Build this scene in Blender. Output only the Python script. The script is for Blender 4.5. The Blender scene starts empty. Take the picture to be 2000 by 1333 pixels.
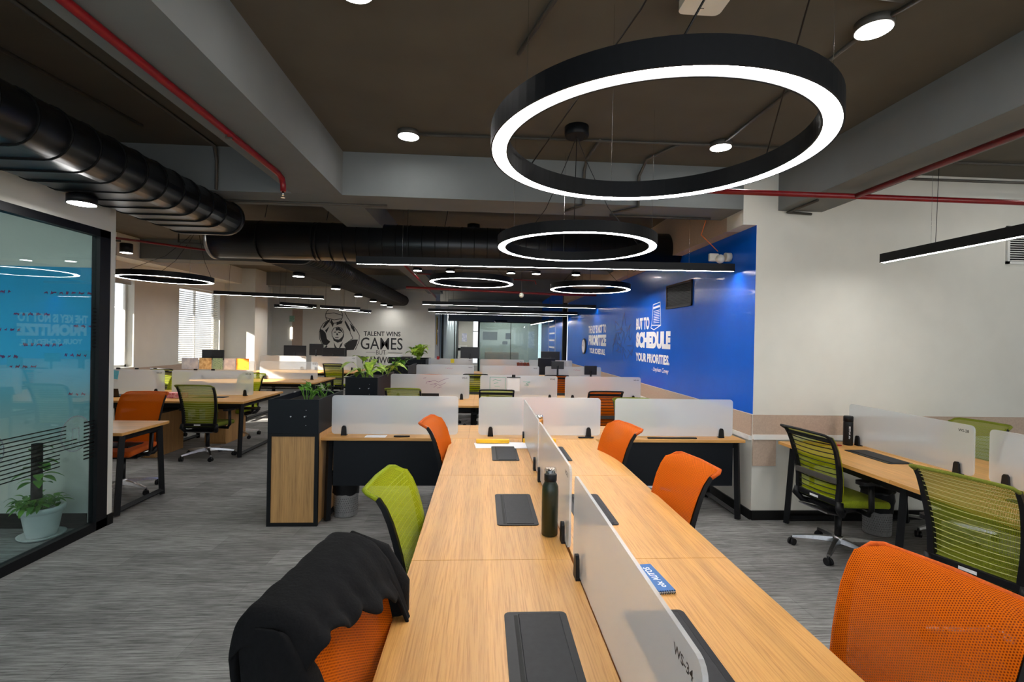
import bpy, bmesh, math, random
from mathutils import Vector, Matrix
C = bpy.context.scene.collection
PI = math.pi
S = bpy.context.scene
random.seed(7)

# ---------------------------------------------------------------- camera
F, CX, CY, CAMH = 945.0, 1000.0, 666.5, 1.63
def camera():
    y = Vector(((943 - CX) / F, -(661 - CY) / F, 1.0)).normalized()
    z = Vector((math.sin(.0185), math.cos(.0185), 0)); z = (z - y * z.dot(y)).normalized()
    x = -(y.cross(z))
    if x[0] < 0: x = -x
    right = Vector((x[0], y[0], z[0])); up = Vector((x[1], y[1], z[1])); fwd = Vector((x[2], y[2], z[2]))
    m = Matrix.Identity(4)
    for i in range(3):
        m[i][0] = right[i]; m[i][1] = up[i]; m[i][2] = -fwd[i]
    m[2][3] = CAMH
    cam = bpy.data.objects.new('camera', bpy.data.cameras.new('camera')); C.objects.link(cam)
    cam.matrix_world = m
    cam.data.sensor_width = 36; cam.data.lens = F / 2000 * 36; cam.data.clip_start = .05; cam.data.clip_end = 200
    S.camera = cam
camera()
# ---------------------------------------------------------------- world, sun, exposure
W = bpy.data.worlds.new('world'); S.world = W; W.use_nodes = True
W.node_tree.nodes['Background'].inputs[0].default_value = (.86, .93, 1, 1)
W.node_tree.nodes['Background'].inputs[1].default_value = 1.5
sl = bpy.data.lights.new('sun', 'SUN'); sl.energy = 30; sl.angle = .01; sl.color = (1, .93, .82)
so = bpy.data.objects.new('sun', sl); C.objects.link(so)
so.rotation_euler = Vector((2.55, .95, -1.25)).to_track_quat('-Z', 'Y').to_euler()
S.view_settings.view_transform = 'Standard'; S.view_settings.look = 'None'; S.view_settings.gamma = 1
S.view_settings.exposure = 0.65
LAMP = 30.0      # radiance of the led diffusers

# ---------------------------------------------------------------- materials
def srgb(r, g, b):
    f = lambda c: (c / 255) / 12.92 if c / 255 <= .04045 else ((c / 255 + .055) / 1.055) ** 2.4
    return (f(r), f(g), f(b), 1)
def mat(name, col, rough=.6, metal=0, coat=0, spec=.5, emit=None, es=1, noise=0, nscale=20, bump=0, stretch=(1, 1, 1), col2=None, sheen=0):
    m = bpy.data.materials.new(name); m.use_nodes = True
    nt = m.node_tree; b = nt.nodes['Principled BSDF']
    b.inputs['Base Color'].default_value = col; b.inputs['Roughness'].default_value = rough
    b.inputs['Metallic'].default_value = metal; b.inputs['Coat Weight'].default_value = coat
    b.inputs['Specular IOR Level'].default_value = spec; b.inputs['Sheen Weight'].default_value = sheen
    if emit:
        b.inputs['Emission Color'].default_value = emit; b.inputs['Emission Strength'].default_value = es
    if noise or bump:
        tc = nt.nodes.new('ShaderNodeTexCoord'); mp = nt.nodes.new('ShaderNodeMapping')
        mp.inputs['Scale'].default_value = stretch
        nt.links.new(tc.outputs['Object'], mp.inputs[0])
        n = nt.nodes.new('ShaderNodeTexNoise'); n.inputs['Scale'].default_value = nscale; n.inputs['Detail'].default_value = 5
        nt.links.new(mp.outputs[0], n.inputs['Vector'])
        if noise:
            r = nt.nodes.new('ShaderNodeMapRange'); r.inputs[1].default_value = .3; r.inputs[2].default_value = .7
            nt.links.new(n.outputs[0], r.inputs[0])
            mx = nt.nodes.new('ShaderNodeMix'); mx.data_type = 'RGBA'
            c2 = col2 or tuple(c * (1 - noise) for c in col[:3]) + (1,)
            mx.inputs[6].default_value = col; mx.inputs[7].default_value = c2
            nt.links.new(r.outputs[0], mx.inputs[0]); nt.links.new(mx.outputs[2], b.inputs['Base Color'])
        if bump:
            bp = nt.nodes.new('ShaderNodeBump'); bp.inputs['Strength'].default_value = bump; bp.inputs['Distance'].default_value = .01
            nt.links.new(n.outputs[0], bp.inputs['Height']); nt.links.new(bp.outputs[0], b.inputs['Normal'])
    return m
def N(nt, t, **k):
    n = nt.nodes.new('ShaderNode' + t)
    for a, v in k.items(): setattr(n, a, v)
    return n
def wood(name, c1, c2, along='y', rough=.38):
    m = bpy.data.materials.new(name); m.use_nodes = True; nt = m.node_tree; b = nt.nodes['Principled BSDF']
    tc = N(nt, 'TexCoord'); mp = N(nt, 'Mapping'); s = {'x': (2.6, 120, 120), 'y': (120, 2.6, 120), 'z': (110, 110, 2.4)}[along]
    mp.inputs['Scale'].default_value = s
    nt.links.new(tc.outputs['Object'], mp.inputs[0])
    n = N(nt, 'TexNoise'); n.inputs['Scale'].default_value = 1.6; n.inputs['Detail'].default_value = 7; n.inputs['Roughness'].default_value = .62; n.inputs['Distortion'].default_value = .35
    n2 = N(nt, 'TexNoise'); n2.inputs['Scale'].default_value = .14; n2.inputs['Detail'].default_value = 2
    nt.links.new(mp.outputs[0], n.inputs['Vector']); nt.links.new(mp.outputs[0], n2.inputs['Vector'])
    cr = N(nt, 'ValToRGB'); cr.color_ramp.elements[0].position = .34; cr.color_ramp.elements[1].position = .54
    cr.color_ramp.elements[0].color = c2; cr.color_ramp.elements[1].color = c1
    nt.links.new(n.outputs[0], cr.inputs[0])
    hs = N(nt, 'HueSaturation'); mr = N(nt, 'MapRange'); mr.inputs[1].default_value = .3; mr.inputs[2].default_value = .7; mr.inputs[3].default_value = .86; mr.inputs[4].default_value = 1.1
    nt.links.new(n2.outputs[0], mr.inputs[0]); nt.links.new(mr.outputs[0], hs.inputs['Value']); nt.links.new(cr.outputs[0], hs.inputs['Color'])
    nt.links.new(hs.outputs[0], b.inputs['Base Color'])
    b.inputs['Roughness'].default_value = rough
    bp = N(nt, 'Bump'); bp.inputs['Strength'].default_value = .06; bp.inputs['Distance'].default_value = .004
    nt.links.new(n.outputs[0], bp.inputs['Height']); nt.links.new(bp.outputs[0], b.inputs['Normal'])
    return m
OAK = srgb(212, 158, 88); OAKD = srgb(186, 130, 64)
M = {}
M['oak_y'] = wood('oak_along_bench', OAK, OAKD, 'y'); M['oak_x'] = wood('oak_across', OAK, OAKD, 'x'); M['oak_z'] = wood('oak_upright', srgb(190, 146, 92), srgb(160, 118, 70), 'z')
M['black'] = mat('black_powder_coat', (.005, .0055, .007, 1), .5, noise=.3, nscale=60, spec=.25)
M['navy'] = mat('navy_black_steel', srgb(10, 15, 23), .5, noise=.25, nscale=40, spec=.25)
M['plastic'] = mat('black_plastic', (.006, .006, .0075, 1), .45, noise=.2, nscale=80, spec=.3)
M['box'] = mat('power_box_lid', (.026, .026, .029, 1), .6, spec=.3, noise=.2, nscale=50)
M['alu'] = mat('brushed_aluminium', (.55, .55, .56, 1), .28, 1, noise=.2, nscale=60)
M['steel'] = mat('perforated_steel', (.5, .5, .5, 1), .35, .6, noise=.3, nscale=90)
M['duct'] = mat('black_duct_paint', (.006, .0065, .008, 1), .33, noise=.3, nscale=12, spec=.5)
M['ceil'] = mat('dark_taupe_ceiling_paint', srgb(88, 84, 74), .85, noise=.16, nscale=3, bump=.25)
M['beam'] = mat('grey_beam_paint', srgb(112, 116, 116), .85, noise=.1, nscale=4, bump=.2)
M['white'] = mat('off_white_wall_paint', srgb(214, 212, 203), .7, noise=.05, nscale=5, bump=.08)
M['whitel'] = mat('white_laminate', srgb(225, 224, 220), .4, noise=.04, nscale=10)
M['blue'] = mat('cobalt_gloss_paint', srgb(0, 94, 212), .26, noise=.08, nscale=3, bump=.03, coat=.1, spec=.35)
M['band'] = mat('beige_pinboard', srgb(186, 164, 146), .85, noise=.14, nscale=70)
M['base'] = mat('black_skirting', (.006, .006, .006, 1), .55, spec=.2, noise=.3, nscale=40)
M['red'] = mat('red_sprinkler_paint', srgb(128, 10, 18), .35, noise=.15, nscale=20)
M['conduit'] = mat('dark_grey_conduit', srgb(72, 68, 62), .6, noise=.2, nscale=30)
M['led'] = mat('led_diffuser', (1, 1, 1, 1), .5, emit=(1, .985, .96, 1), es=LAMP)
M['slot'] = mat('lit_door_slot', (1, 1, 1, 1), .5, emit=(1, .95, .85, 1), es=2.5)
M['dled'] = mat('downlight_diffuser', (1, 1, 1, 1), .5, emit=(1, .985, .96, 1), es=LAMP * 1.5)
M['text_w'] = mat('white_vinyl_letter', srgb(238, 240, 245), .5, noise=.02, nscale=5)
M['text_k'] = mat('black_vinyl_letter', (.012, .012, .013, 1), .5, noise=.02, nscale=5)
M['blueline'] = mat('dark_blue_line', srgb(8, 40, 110), .5, noise=.02, nscale=5)
M['blind'] = mat('white_blind_slat', srgb(222, 220, 212), .5, noise=.03, nscale=9)
nt_ = M['blind'].node_tree; tl_ = N(nt_, 'BsdfTranslucent'); tl_.inputs[0].default_value = (.95, .95, .92, 1); mx_ = N(nt_, 'MixShader'); mx_.inputs[0].default_value = .1
nt_.links.new(nt_.nodes['Principled BSDF'].outputs[0], mx_.inputs[1]); nt_.links.new(tl_.outputs[0], mx_.inputs[2]); nt_.links.new(mx_.outputs[0], nt_.nodes['Material Output'].inputs[0])
M['paper'] = mat('white_paper', srgb(236, 236, 238), .7, noise=.03, nscale=20)
M['yellow'] = mat('yellow_plastic', srgb(245, 190, 20), .4, noise=.05, nscale=20)
M['bottle'] = mat('dark_green_enamel', srgb(22, 36, 16), .38, noise=.15, nscale=30, coat=.2)
M['copper'] = mat('copper_bottle', srgb(205, 140, 70), .3, .7, noise=.1, nscale=30)
M['leaf'] = mat('green_leaf', srgb(84, 150, 34), .4, noise=.5, nscale=26, col2=srgb(200, 220, 84))
M['leafd'] = mat('dark_green_leaf', srgb(52, 112, 34), .45, noise=.5, nscale=24, col2=srgb(110, 160, 40))
M['soil'] = mat('dark_soil', (.02, .015, .01, 1), .9, noise=.5, nscale=60, bump=.5)
M['pot'] = mat('white_glazed_pot', srgb(226, 228, 226), .35, noise=.05, nscale=20)
M['jacket'] = mat('black_jersey_cloth', (.0065, .0065, .0075, 1), .95, noise=.3, nscale=120, bump=.2, spec=.2)
M['screenblk'] = mat('monitor_back', (.008, .009, .013, 1), .35, noise=.2, nscale=30)
M['bluebk'] = mat('blue_notebook_cover', srgb(24, 100, 170), .4, noise=.08, nscale=30)
M['pink'] = mat('pink_box_card', srgb(215, 60, 100), .5, noise=.4, nscale=40, col2=srgb(240, 200, 205))
M['sticky'] = mat('cyan_sticky_note', srgb(110, 205, 225), .6, noise=.2, nscale=30)
M['stickyy'] = mat('yellow_sticky_note', srgb(240, 225, 60), .6, noise=.05, nscale=30)
M['redp'] = mat('red_plastic', srgb(170, 25, 30), .4, noise=.1, nscale=30)
M['orangep'] = mat('orange_print', srgb(255, 175, 20), .5, noise=.4, nscale=14, col2=srgb(200, 110, 20))
M['tanp'] = mat('tan_print', srgb(245, 225, 175), .6, noise=.5, nscale=18, col2=srgb(190, 150, 100))
M['greenp'] = mat('green_print', srgb(170, 205, 180), .6, noise=.5, nscale=45, col2=srgb(110, 150, 130))
M['lilacp'] = mat('lilac_print', srgb(240, 240, 250), .6, noise=.4, nscale=9, col2=srgb(185, 190, 215))
M['gold'] = mat('brass_art', srgb(190, 150, 40), .35, .6, noise=.2, nscale=20)
M['pen_g'] = mat('green_marker', srgb(60, 150, 120), .6, noise=.05, nscale=20)
M['pen_p'] = mat('purple_marker', srgb(110, 70, 110), .6, noise=.05, nscale=20)
M['pen_r'] = mat('red_marker', srgb(170, 30, 80), .6, noise=.05, nscale=20)
M['tile'] = mat('grey_curtain', srgb(150, 165, 170), .6, noise=.35, nscale=3, stretch=(14, 14, .4))
M['teal'] = mat('teal_frost', srgb(120, 165, 165), .5, noise=.2, nscale=3)
M['brownp'] = mat('brown_bag_leather', srgb(130, 55, 35), .5, noise=.3, nscale=20)
M['silver'] = mat('silver_cap', (.7, .7, .68, 1), .2, 1, noise=.1, nscale=20)
M['camw'] = mat('white_device_plastic', srgb(225, 220, 205), .4, noise=.03, nscale=20)
M['wire'] = mat('light_back_wire', srgb(190, 190, 120), .4, noise=.05, nscale=20)
M['orangec'] = mat('orange_cable', srgb(210, 100, 20), .5, noise=.05, nscale=20)
M['yellowc'] = mat('yellow_cable', srgb(180, 150, 20), .5, noise=.05, nscale=20)

def board_mat():                    # back-painted writing board: cyan fading to wall white towards its foot
    m = bpy.data.materials.new('cyan_fade_board'); m.use_nodes = True; nt = m.node_tree; b = nt.nodes['Principled BSDF']
    tc = N(nt, 'TexCoord'); sp = N(nt, 'SeparateXYZ'); nt.links.new(tc.outputs['Object'], sp.inputs[0])
    mr = N(nt, 'MapRange'); mr.inputs[1].default_value = .72; mr.inputs[2].default_value = 2.15
    nt.links.new(sp.outputs[2], mr.inputs[0])
    cr = N(nt, 'ValToRGB'); e = cr.color_ramp.elements
    e[0].position = 0; e[0].color = srgb(176, 190, 184); e[1].position = 1; e[1].color = srgb(16, 156, 204)
    for p, c in ((.25, srgb(120, 180, 196)), (.5, srgb(60, 186, 232))):
        q = e.new(p); q.color = c
    nt.links.new(mr.outputs[0], cr.inputs[0]); nt.links.new(cr.outputs[0], b.inputs['Base Color']); b.inputs['Roughness'].default_value = .35
    return m
M['board'] = board_mat()

def glass_mat(name, tint=(.74, .84, .84, 1), refl=1.0, base=.04, frost=0.0, fcol=(.8, .85, .85, 1)):
    m = bpy.data.materials.new(name); m.use_nodes = True; nt = m.node_tree; nt.nodes.clear()
    o = N(nt, 'OutputMaterial'); t = N(nt, 'BsdfTransparent'); t.inputs[0].default_value = tint
    g = N(nt, 'BsdfGlossy'); g.inputs['Roughness'].default_value = .01; g.inputs['Color'].default_value = (refl, refl, refl, 1)
    lw0 = N(nt, 'LayerWeight'); lw0.inputs[0].default_value = .5; lw = N(nt, 'Math', operation='POWER'); lw.inputs[1].default_value = 4; nt.links.new(lw0.outputs['Facing'], lw.inputs[0])
    mx = N(nt, 'MixShader'); a = t
    if frost:
        d = N(nt, 'BsdfDiffuse'); d.inputs[0].default_value = fcol; m0 = N(nt, 'MixShader'); m0.inputs[0].default_value = frost
        nt.links.new(t.outputs[0], m0.inputs[1]); nt.links.new(d.outputs[0], m0.inputs[2]); a = m0
    ad = N(nt, 'Math', operation='MULTIPLY_ADD'); ad.inputs[1].default_value = .9; ad.inputs[2].default_value = base
    nt.links.new(lw.outputs[0], ad.inputs[0]); nt.links.new(ad.outputs[0], mx.inputs[0])
    nt.links.new(a.outputs[0], mx.inputs[1]); nt.links.new(g.outputs[0], mx.inputs[2]); nt.links.new(mx.outputs[0], o.inputs[0])
    return m
M['glass'] = glass_mat('clear_partition_glass', base=.06)
M['glassfar'] = glass_mat('far_partition_glass', (.75, .86, .84, 1), frost=.25, fcol=(.55, .68, .66, 1))
M['clearplastic'] = glass_mat('clear_bottle_lid', (.9, .9, .9, 1), base=.12)

def frosted():
    m = bpy.data.materials.new('frosted_acrylic'); m.use_nodes = True; nt = m.node_tree; nt.nodes.clear()
    o = N(nt, 'OutputMaterial'); t = N(nt, 'BsdfTransparent'); t.inputs[0].default_value = (.88, .93, .98, 1)
    d = N(nt, 'BsdfDiffuse'); d.inputs[0].default_value = (.94, .97, .99, 1)
    tl = N(nt, 'BsdfTranslucent'); tl.inputs[0].default_value = (.94, .97, .99, 1)
    m1 = N(nt, 'MixShader'); m1.inputs[0].default_value = .45; nt.links.new(d.outputs[0], m1.inputs[1]); nt.links.new(tl.outputs[0], m1.inputs[2])
    m2 = N(nt, 'MixShader'); m2.inputs[0].default_value = .58; nt.links.new(m1.outputs[0], m2.inputs[1]); nt.links.new(t.outputs[0], m2.inputs[2])
    g = N(nt, 'BsdfGlossy'); g.inputs['Roughness'].default_value = .28
    m3 = N(nt, 'MixShader'); lw = N(nt, 'LayerWeight'); lw.inputs[0].default_value = .5; f = N(nt, 'Math', operation='POWER'); f.inputs[1].default_value = 4; nt.links.new(lw.outputs['Facing'], f.inputs[0])
    ff = N(nt, 'Math', operation='MULTIPLY_ADD'); ff.inputs[1].default_value = .6; ff.inputs[2].default_value = .03; nt.links.new(f.outputs[0], ff.inputs[0])
    nt.links.new(ff.outputs[0], m3.inputs[0]); nt.links.new(m2.outputs[0], m3.inputs[1]); nt.links.new(g.outputs[0], m3.inputs[2])
    nt.links.new(m3.outputs[0], o.inputs[0]); return m
M['frost'] = frosted()

def mesh_fabric(name, col, dark, see=.3, hole=True):
    """woven mesh: hexagonal lattice of tiny holes that let some of what lies behind through"""
    m = bpy.data.materials.new(name); m.use_nodes = True; nt = m.node_tree; nt.nodes.clear()
    o = N(nt, 'OutputMaterial'); b = N(nt, 'BsdfPrincipled'); b.inputs['Roughness'].default_value = .85; b.inputs['Specular IOR Level'].default_value = .15
    tl = N(nt, 'BsdfTranslucent'); tr = N(nt, 'BsdfTransparent')
    uv = N(nt, 'UVMap'); sp = N(nt, 'SeparateXYZ'); nt.links.new(uv.outputs[0], sp.inputs[0])
    k = 2 * PI / .0072
    def cosn(ax, ay):
        a = N(nt, 'Math', operation='MULTIPLY'); a.inputs[1].default_value = ax * k; nt.links.new(sp.outputs[0], a.inputs[0])
        c = N(nt, 'Math', operation='MULTIPLY_ADD'); c.inputs[1].default_value = ay * k; nt.links.new(sp.outputs[1], c.inputs[0]); nt.links.new(a.outputs[0], c.inputs[2])
        d = N(nt, 'Math', operation='COSINE'); nt.links.new(c.outputs[0], d.inputs[0]); return d
    c1, c2, c3 = cosn(1.1547, 0), cosn(.57735, 1), cosn(.57735, -1)
    s1 = N(nt, 'Math', operation='ADD'); nt.links.new(c1.outputs[0], s1.inputs[0]); nt.links.new(c2.outputs[0], s1.inputs[1])
    s2 = N(nt, 'Math', operation='ADD'); nt.links.new(s1.outputs[0], s2.inputs[0]); nt.links.new(c3.outputs[0], s2.inputs[1])
    mr = N(nt, 'MapRange'); mr.inputs[1].default_value = -.2; mr.inputs[2].default_value = 1.4; nt.links.new(s2.outputs[0], mr.inputs[0])
    mx = N(nt, 'Mix', data_type='RGBA'); mx.inputs[6].default_value = col; mx.inputs[7].default_value = dark
    nt.links.new(mr.outputs[0], mx.inputs[0]); nt.links.new(mx.outputs[2], b.inputs['Base Color']); nt.links.new(mx.outputs[2], tl.inputs[0])
    m1 = N(nt, 'MixShader'); m1.inputs[0].default_value = .25; nt.links.new(b.outputs[0], m1.inputs[1]); nt.links.new(tl.outputs[0], m1.inputs[2])
    ml = N(nt, 'Math', operation='MULTIPLY'); ml.inputs[1].default_value = see * 1.9; nt.links.new(mr.outputs[0], ml.inputs[0])
    m2 = N(nt, 'MixShader'); nt.links.new(ml.outputs[0], m2.inputs[0]); nt.links.new(m1.outputs[0], m2.inputs[1]); nt.links.new(tr.outputs[0], m2.inputs[2])
    nt.links.new(m2.outputs[0], o.inputs[0]); return m
ORC = srgb(226, 106, 0); GRC = srgb(176, 186, 16)
M['mesh_o'] = mesh_fabric('orange_mesh_fabric', ORC, srgb(150, 58, 2), .1)
M['mesh_g'] = mesh_fabric('lime_mesh_fabric', GRC, srgb(96, 100, 10), .45)
M['mesh_ol'] = mesh_fabric('olive_mesh_fabric', srgb(140, 150, 40), srgb(80, 86, 16), .55)
M['seat_o'] = mat('orange_seat_fabric', srgb(215, 92, 4), .9, noise=.3, nscale=160, bump=.3)
M['seat_g'] = mat('lime_seat_fabric', srgb(150, 165, 18), .9, noise=.3, nscale=160, bump=.3)
M['seat_ol'] = mat('olive_seat_fabric', srgb(128, 136, 36), .9, noise=.3, nscale=160, bump=.3)

def carpet():
    m = bpy.data.materials.new('grey_carpet_tile'); m.use_nodes = True; nt = m.node_tree; b = nt.nodes['Principled BSDF']; b.inputs['Roughness'].default_value = .95; b.inputs['Specular IOR Level'].default_value = .15
    tc = N(nt, 'TexCoord')
    br = N(nt, 'TexBrick'); br.inputs['Scale'].default_value = 1; br.inputs['Brick Width'].default_value = 1.0; br.inputs['Row Height'].default_value = .25
    br.inputs['Mortar Size'].default_value = .0015; br.inputs['Color1'].default_value = (.8, .8, .8, 1); br.inputs['Color2'].default_value = (1.12, 1.12, 1.12, 1); br.inputs['Mortar'].default_value = (.75, .75, .75, 1)
    nt.links.new(tc.outputs['Object'], br.inputs['Vector'])
    def streak(sx, sy, sc, det, lo, hi, a, c):
        mp = N(nt, 'Mapping'); mp.inputs['Scale'].default_value = (sx, sy, 1); nt.links.new(tc.outputs['Object'], mp.inputs[0])
        n = N(nt, 'TexNoise'); n.inputs['Scale'].default_value = sc; n.inputs['Detail'].default_value = det; n.inputs['Roughness'].default_value = .7
        nt.links.new(mp.outputs[0], n.inputs['Vector'])
        r = N(nt, 'MapRange'); r.inputs[1].default_value = lo; r.inputs[2].default_value = hi; r.inputs[3].default_value = a; r.inputs[4].default_value = c
        nt.links.new(n.outputs[0], r.inputs[0]); return r, n
    a, na = streak(2.2, 42, 2.2, 6, .36, .64, .45, 1.3)
    c, nc = streak(1, 7, 1.1, 3, .3, .7, .8, 1.15)
    mu = N(nt, 'Math', operation='MULTIPLY'); nt.links.new(a.outputs[0], mu.inputs[0]); nt.links.new(c.outputs[0], mu.inputs[1])
    v = N(nt, 'VectorMath', operation='SCALE'); nt.links.new(br.outputs[0], v.inputs[0]); nt.links.new(mu.outputs[0], v.inputs['Scale'])
    v2 = N(nt, 'VectorMath', operation='MULTIPLY'); nt.links.new(v.outputs[0], v2.inputs[0]); v2.inputs[1].default_value = srgb(148, 147, 145)[:3]
    nt.links.new(v2.outputs[0], b.inputs['Base Color'])
    bp = N(nt, 'Bump'); bp.inputs['Strength'].default_value = .4; bp.inputs['Distance'].default_value = .005; nt.links.new(na.outputs[0], bp.inputs['Height']); nt.links.new(bp.outputs[0], b.inputs['Normal'])
    return m
M['carpet'] = carpet()

# ---------------------------------------------------------------- mesh helpers
def box(bm, x0, x1, y0, y1, z0, z1, bev=0, seg=2, mtx=None):
    r = bmesh.ops.create_cube(bm, size=1)
    vs = r['verts']
    for v in vs:
        v.co = Vector(((x0 + x1) / 2 + v.co.x * (x1 - x0), (y0 + y1) / 2 + v.co.y * (y1 - y0), (z0 + z1) / 2 + v.co.z * (z1 - z0)))
    if bev:
        es = list({e for v in vs for e in v.link_edges})
        rr = bmesh.ops.bevel(bm, geom=es, offset=bev, segments=seg, affect='EDGES', profile=.5)
        vs = list({v for f in rr['faces'] for v in f.verts} | {v for v in vs if v.is_valid})
    if mtx:
        for v in vs: v.co = mtx @ v.co
    return vs
def tube(bm, pts, r, n=8, cap=True, flat=None):
    """a round (or, with flat=(rw, rh), elliptic) bar along pts; r may be a list"""
    pts = [Vector(p) for p in pts]; rings = []
    up = Vector((0, 0, 1))
    for i, p in enumerate(pts):
        d = ((pts[min(i + 1, len(pts) - 1)] - p).normalized() + (p - pts[max(i - 1, 0)]).normalized()).normalized()
        ref = up if abs(d.dot(up)) < .95 else Vector((0, 1, 0))
        a = d.cross(ref).normalized(); b = a.cross(d).normalized()
        rr = r[i] if isinstance(r, (list, tuple)) else r
        ra, rb = (rr, rr) if not flat else (flat[0], flat[1])
        k = 1.0
        if 0 < i < len(pts) - 1:
            c = (pts[i + 1] - p).normalized().dot((p - pts[i - 1]).normalized()); k = 1 / max(.6, math.sqrt(max(.3, (1 + c) / 2)))
        rings.append([bm.verts.new(p + a * math.cos(2 * PI * j / n) * ra * k + b * math.sin(2 * PI * j / n) * rb * (k if abs(b.z) < .5 else 1)) for j in range(n)])
    for i in range(len(rings) - 1):
        for j in range(n):
            f = bm.faces.new((rings[i][j], rings[i][(j + 1) % n], rings[i + 1][(j + 1) % n], rings[i + 1][j])); f.smooth = n > 5
    if cap:
        bm.faces.new(rings[0][::-1]); bm.faces.new(rings[-1])
def lathe(bm, prof, cx=0, cy=0, n=32, cap=True):
    rings = [[bm.verts.new((cx + r * math.cos(2 * PI * j / n), cy + r * math.sin(2 * PI * j / n), z)) for j in range(n)] for r, z in prof]
    for i in range(len(rings) - 1):
        for j in range(n):
            f = bm.faces.new((rings[i][j], rings[i][(j + 1) % n], rings[i + 1][(j + 1) % n], rings[i + 1][j])); f.smooth = True
    if cap:
        bm.faces.new(rings[0][::-1]); bm.faces.new(rings[-1])
def prism(bm, poly, fn, t0, t1):
    """extrude polygon (u, v) between t0 and t1; fn(u, v, t) -> point"""
    a = [bm.verts.new(fn(u, v, t0)) for u, v in poly]; b = [bm.verts.new(fn(u, v, t1)) for u, v in poly]
    bm.faces.new(a); bm.faces.new(b[::-1])
    for i in range(len(poly)):
        j = (i + 1) % len(poly); bm.faces.new((a[i], b[i], b[j], a[j]))
def link(name, bm, m, parent=None, smooth=False, normals=True):
    if normals: bmesh.ops.recalc_face_normals(bm, faces=bm.faces)
    me = bpy.data.meshes.new(name); bm.to_mesh(me); bm.free()
    if smooth:
        for p in me.polygons: p.use_smooth = True
    me.materials.append(M[m] if isinstance(m, str) else m)
    o = bpy.data.objects.new(name, me); C.objects.link(o)
    if parent: o.parent = parent
    return o
def tag(o, label=None, cat=None, group=None, kind=None):
    if label: o['label'] = label
    if cat: o['category'] = cat
    if group: o['group'] = group
    if kind: o['kind'] = kind
    return o
def thing(name, label, cat, loc=(0, 0, 0), rz=0, group=None):
    o = bpy.data.objects.new(name, None); C.objects.link(o); o.location = loc; o.rotation_euler = (0, 0, rz); o.empty_display_size = .1
    return tag(o, label, cat, group)
def boxo(name, m, dims, parent=None, bev=0, **k):
    bm = bmesh.new(); box(bm, *dims, bev=bev); return link(name, bm, m, parent, **k)
def struct(name, m, *boxes, bev=0):
    bm = bmesh.new()
    for b in boxes: box(bm, *b, bev=bev)
    return tag(link(name, bm, m), kind='structure')
def copy_tree(o, parent=None):
    c = o.copy(); C.objects.link(c); c.parent = parent
    for ch in list(o.children): copy_tree(ch, c)
    return c
def rr_poly(x0, x1, z0, z1, r, n=4):
    p = []
    for cx, cz, a in ((x1 - r, z1 - r, 0), (x0 + r, z1 - r, 90), (x0 + r, z0 + r, 180), (x1 - r, z0 + r, 270)):
        for i in range(n + 1):
            t = math.radians(a + 90 * i / n); p.append((cx + r * math.cos(t), cz + r * math.sin(t)))
    return p
def lettering(name, s, fn, u0, u1, v0, v1, m, parent=None, bold=0.0, shear=0.0):
    """text fitted to the rectangle u0..u1 x v0..v1 and laid on a surface by fn(u, v)"""
    cu = bpy.data.curves.new('t', 'FONT'); cu.body = s; cu.offset = bold; cu.shear = shear; cu.resolution_u = 3
    o = bpy.data.objects.new('t', cu); C.objects.link(o); bpy.context.view_layer.update()
    dg = bpy.context.evaluated_depsgraph_get(); me = bpy.data.meshes.new_from_object(o.evaluated_get(dg))
    bpy.data.objects.remove(o)
    xs = [v.co.x for v in me.vertices]; ys = [v.co.y for v in me.vertices]
    a, b, c, d = min(xs), max(xs), min(ys), max(ys)
    for v in me.vertices:
        v.co = Vector(fn(u0 + (v.co.x - a) / (b - a) * (u1 - u0), v0 + (v.co.y - c) / (d - c) * (v1 - v0)))
    me.materials.clear(); me.materials.append(M[m]); me.name = name
    q = bpy.data.objects.new(name, me); C.objects.link(q)
    if parent: q.parent = parent
    return q
def stroke(bm, pts, w, fn, t0=0.0, t1=.002):
    """a flat pen stroke through (u, v) points"""
    for (a, b), (c, d) in zip(pts, pts[1:]):
        L = math.hypot(c - a, d - b)
        if L < 1e-6: continue
        nx, ny = -(d - b) / L * w / 2, (c - a) / L * w / 2; ex, ey = (c - a) / L * w * .3, (d - b) / L * w * .3
        prism(bm, [(a + nx - ex, b + ny - ey), (c + nx + ex, d + ny + ey), (c - nx + ex, d - ny + ey), (a - nx - ex, b - ny - ey)], fn, t0, t1)

# ---------------------------------------------------------------- the room
FY = 4.32      # face of the wall that the blue wall meets
BX = 2.50      # blue wall
LX = -6.35     # left window wall
SZ = 3.24      # slab
BZ = 2.86      # underside of the beams
struct('floor', 'carpet', (-9, 8, -4, 32, -.1, 0))
struct('ceiling', 'ceil', (-9, 8, -4, 32, SZ, SZ + .2))
struct('wall_front_right', 'white', (BX, 7.2, FY, FY + .16, 0, SZ), (2.37, BX, FY, FY + .3, 2.72, SZ))
struct('wall_right', 'white', (7.0, 7.2, -4, FY, 0, SZ))
struct('wall_blue', 'blue', (BX, BX + .12, FY + .16, 14.2, .975, 2.72), (BX - .001, BX + .1, FY + .001, FY + .162, .975, 2.72))
struct('wall_blue_base', 'white', (BX, BX + .12, FY + .16, 14.2, 0, .975))
struct('wall_soffit', 'band', (2.37, BX + .12, FY + .3, 14.2, 2.72, SZ))
struct('trim_1', 'band', (BX - .012, BX, FY + .01, 14.2, .775, .97))
struct('trim_2', 'whitel', (BX - .03, BX, FY + .01, 14.2, .735, .775))
struct('trim_3', 'band', (BX + .001, 7.0, FY - .014, FY, .79, .97))
struct('trim_4', 'whitel', (BX + .001, 7.0, FY - .03, FY, .745, .79))
struct('trim_5', 'band', (BX + .001, 2.72, FY - .014, FY, .5, .745))
struct('baseboard_right', 'base', (BX, 7.0, FY - .02, FY, 0, .085))
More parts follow.
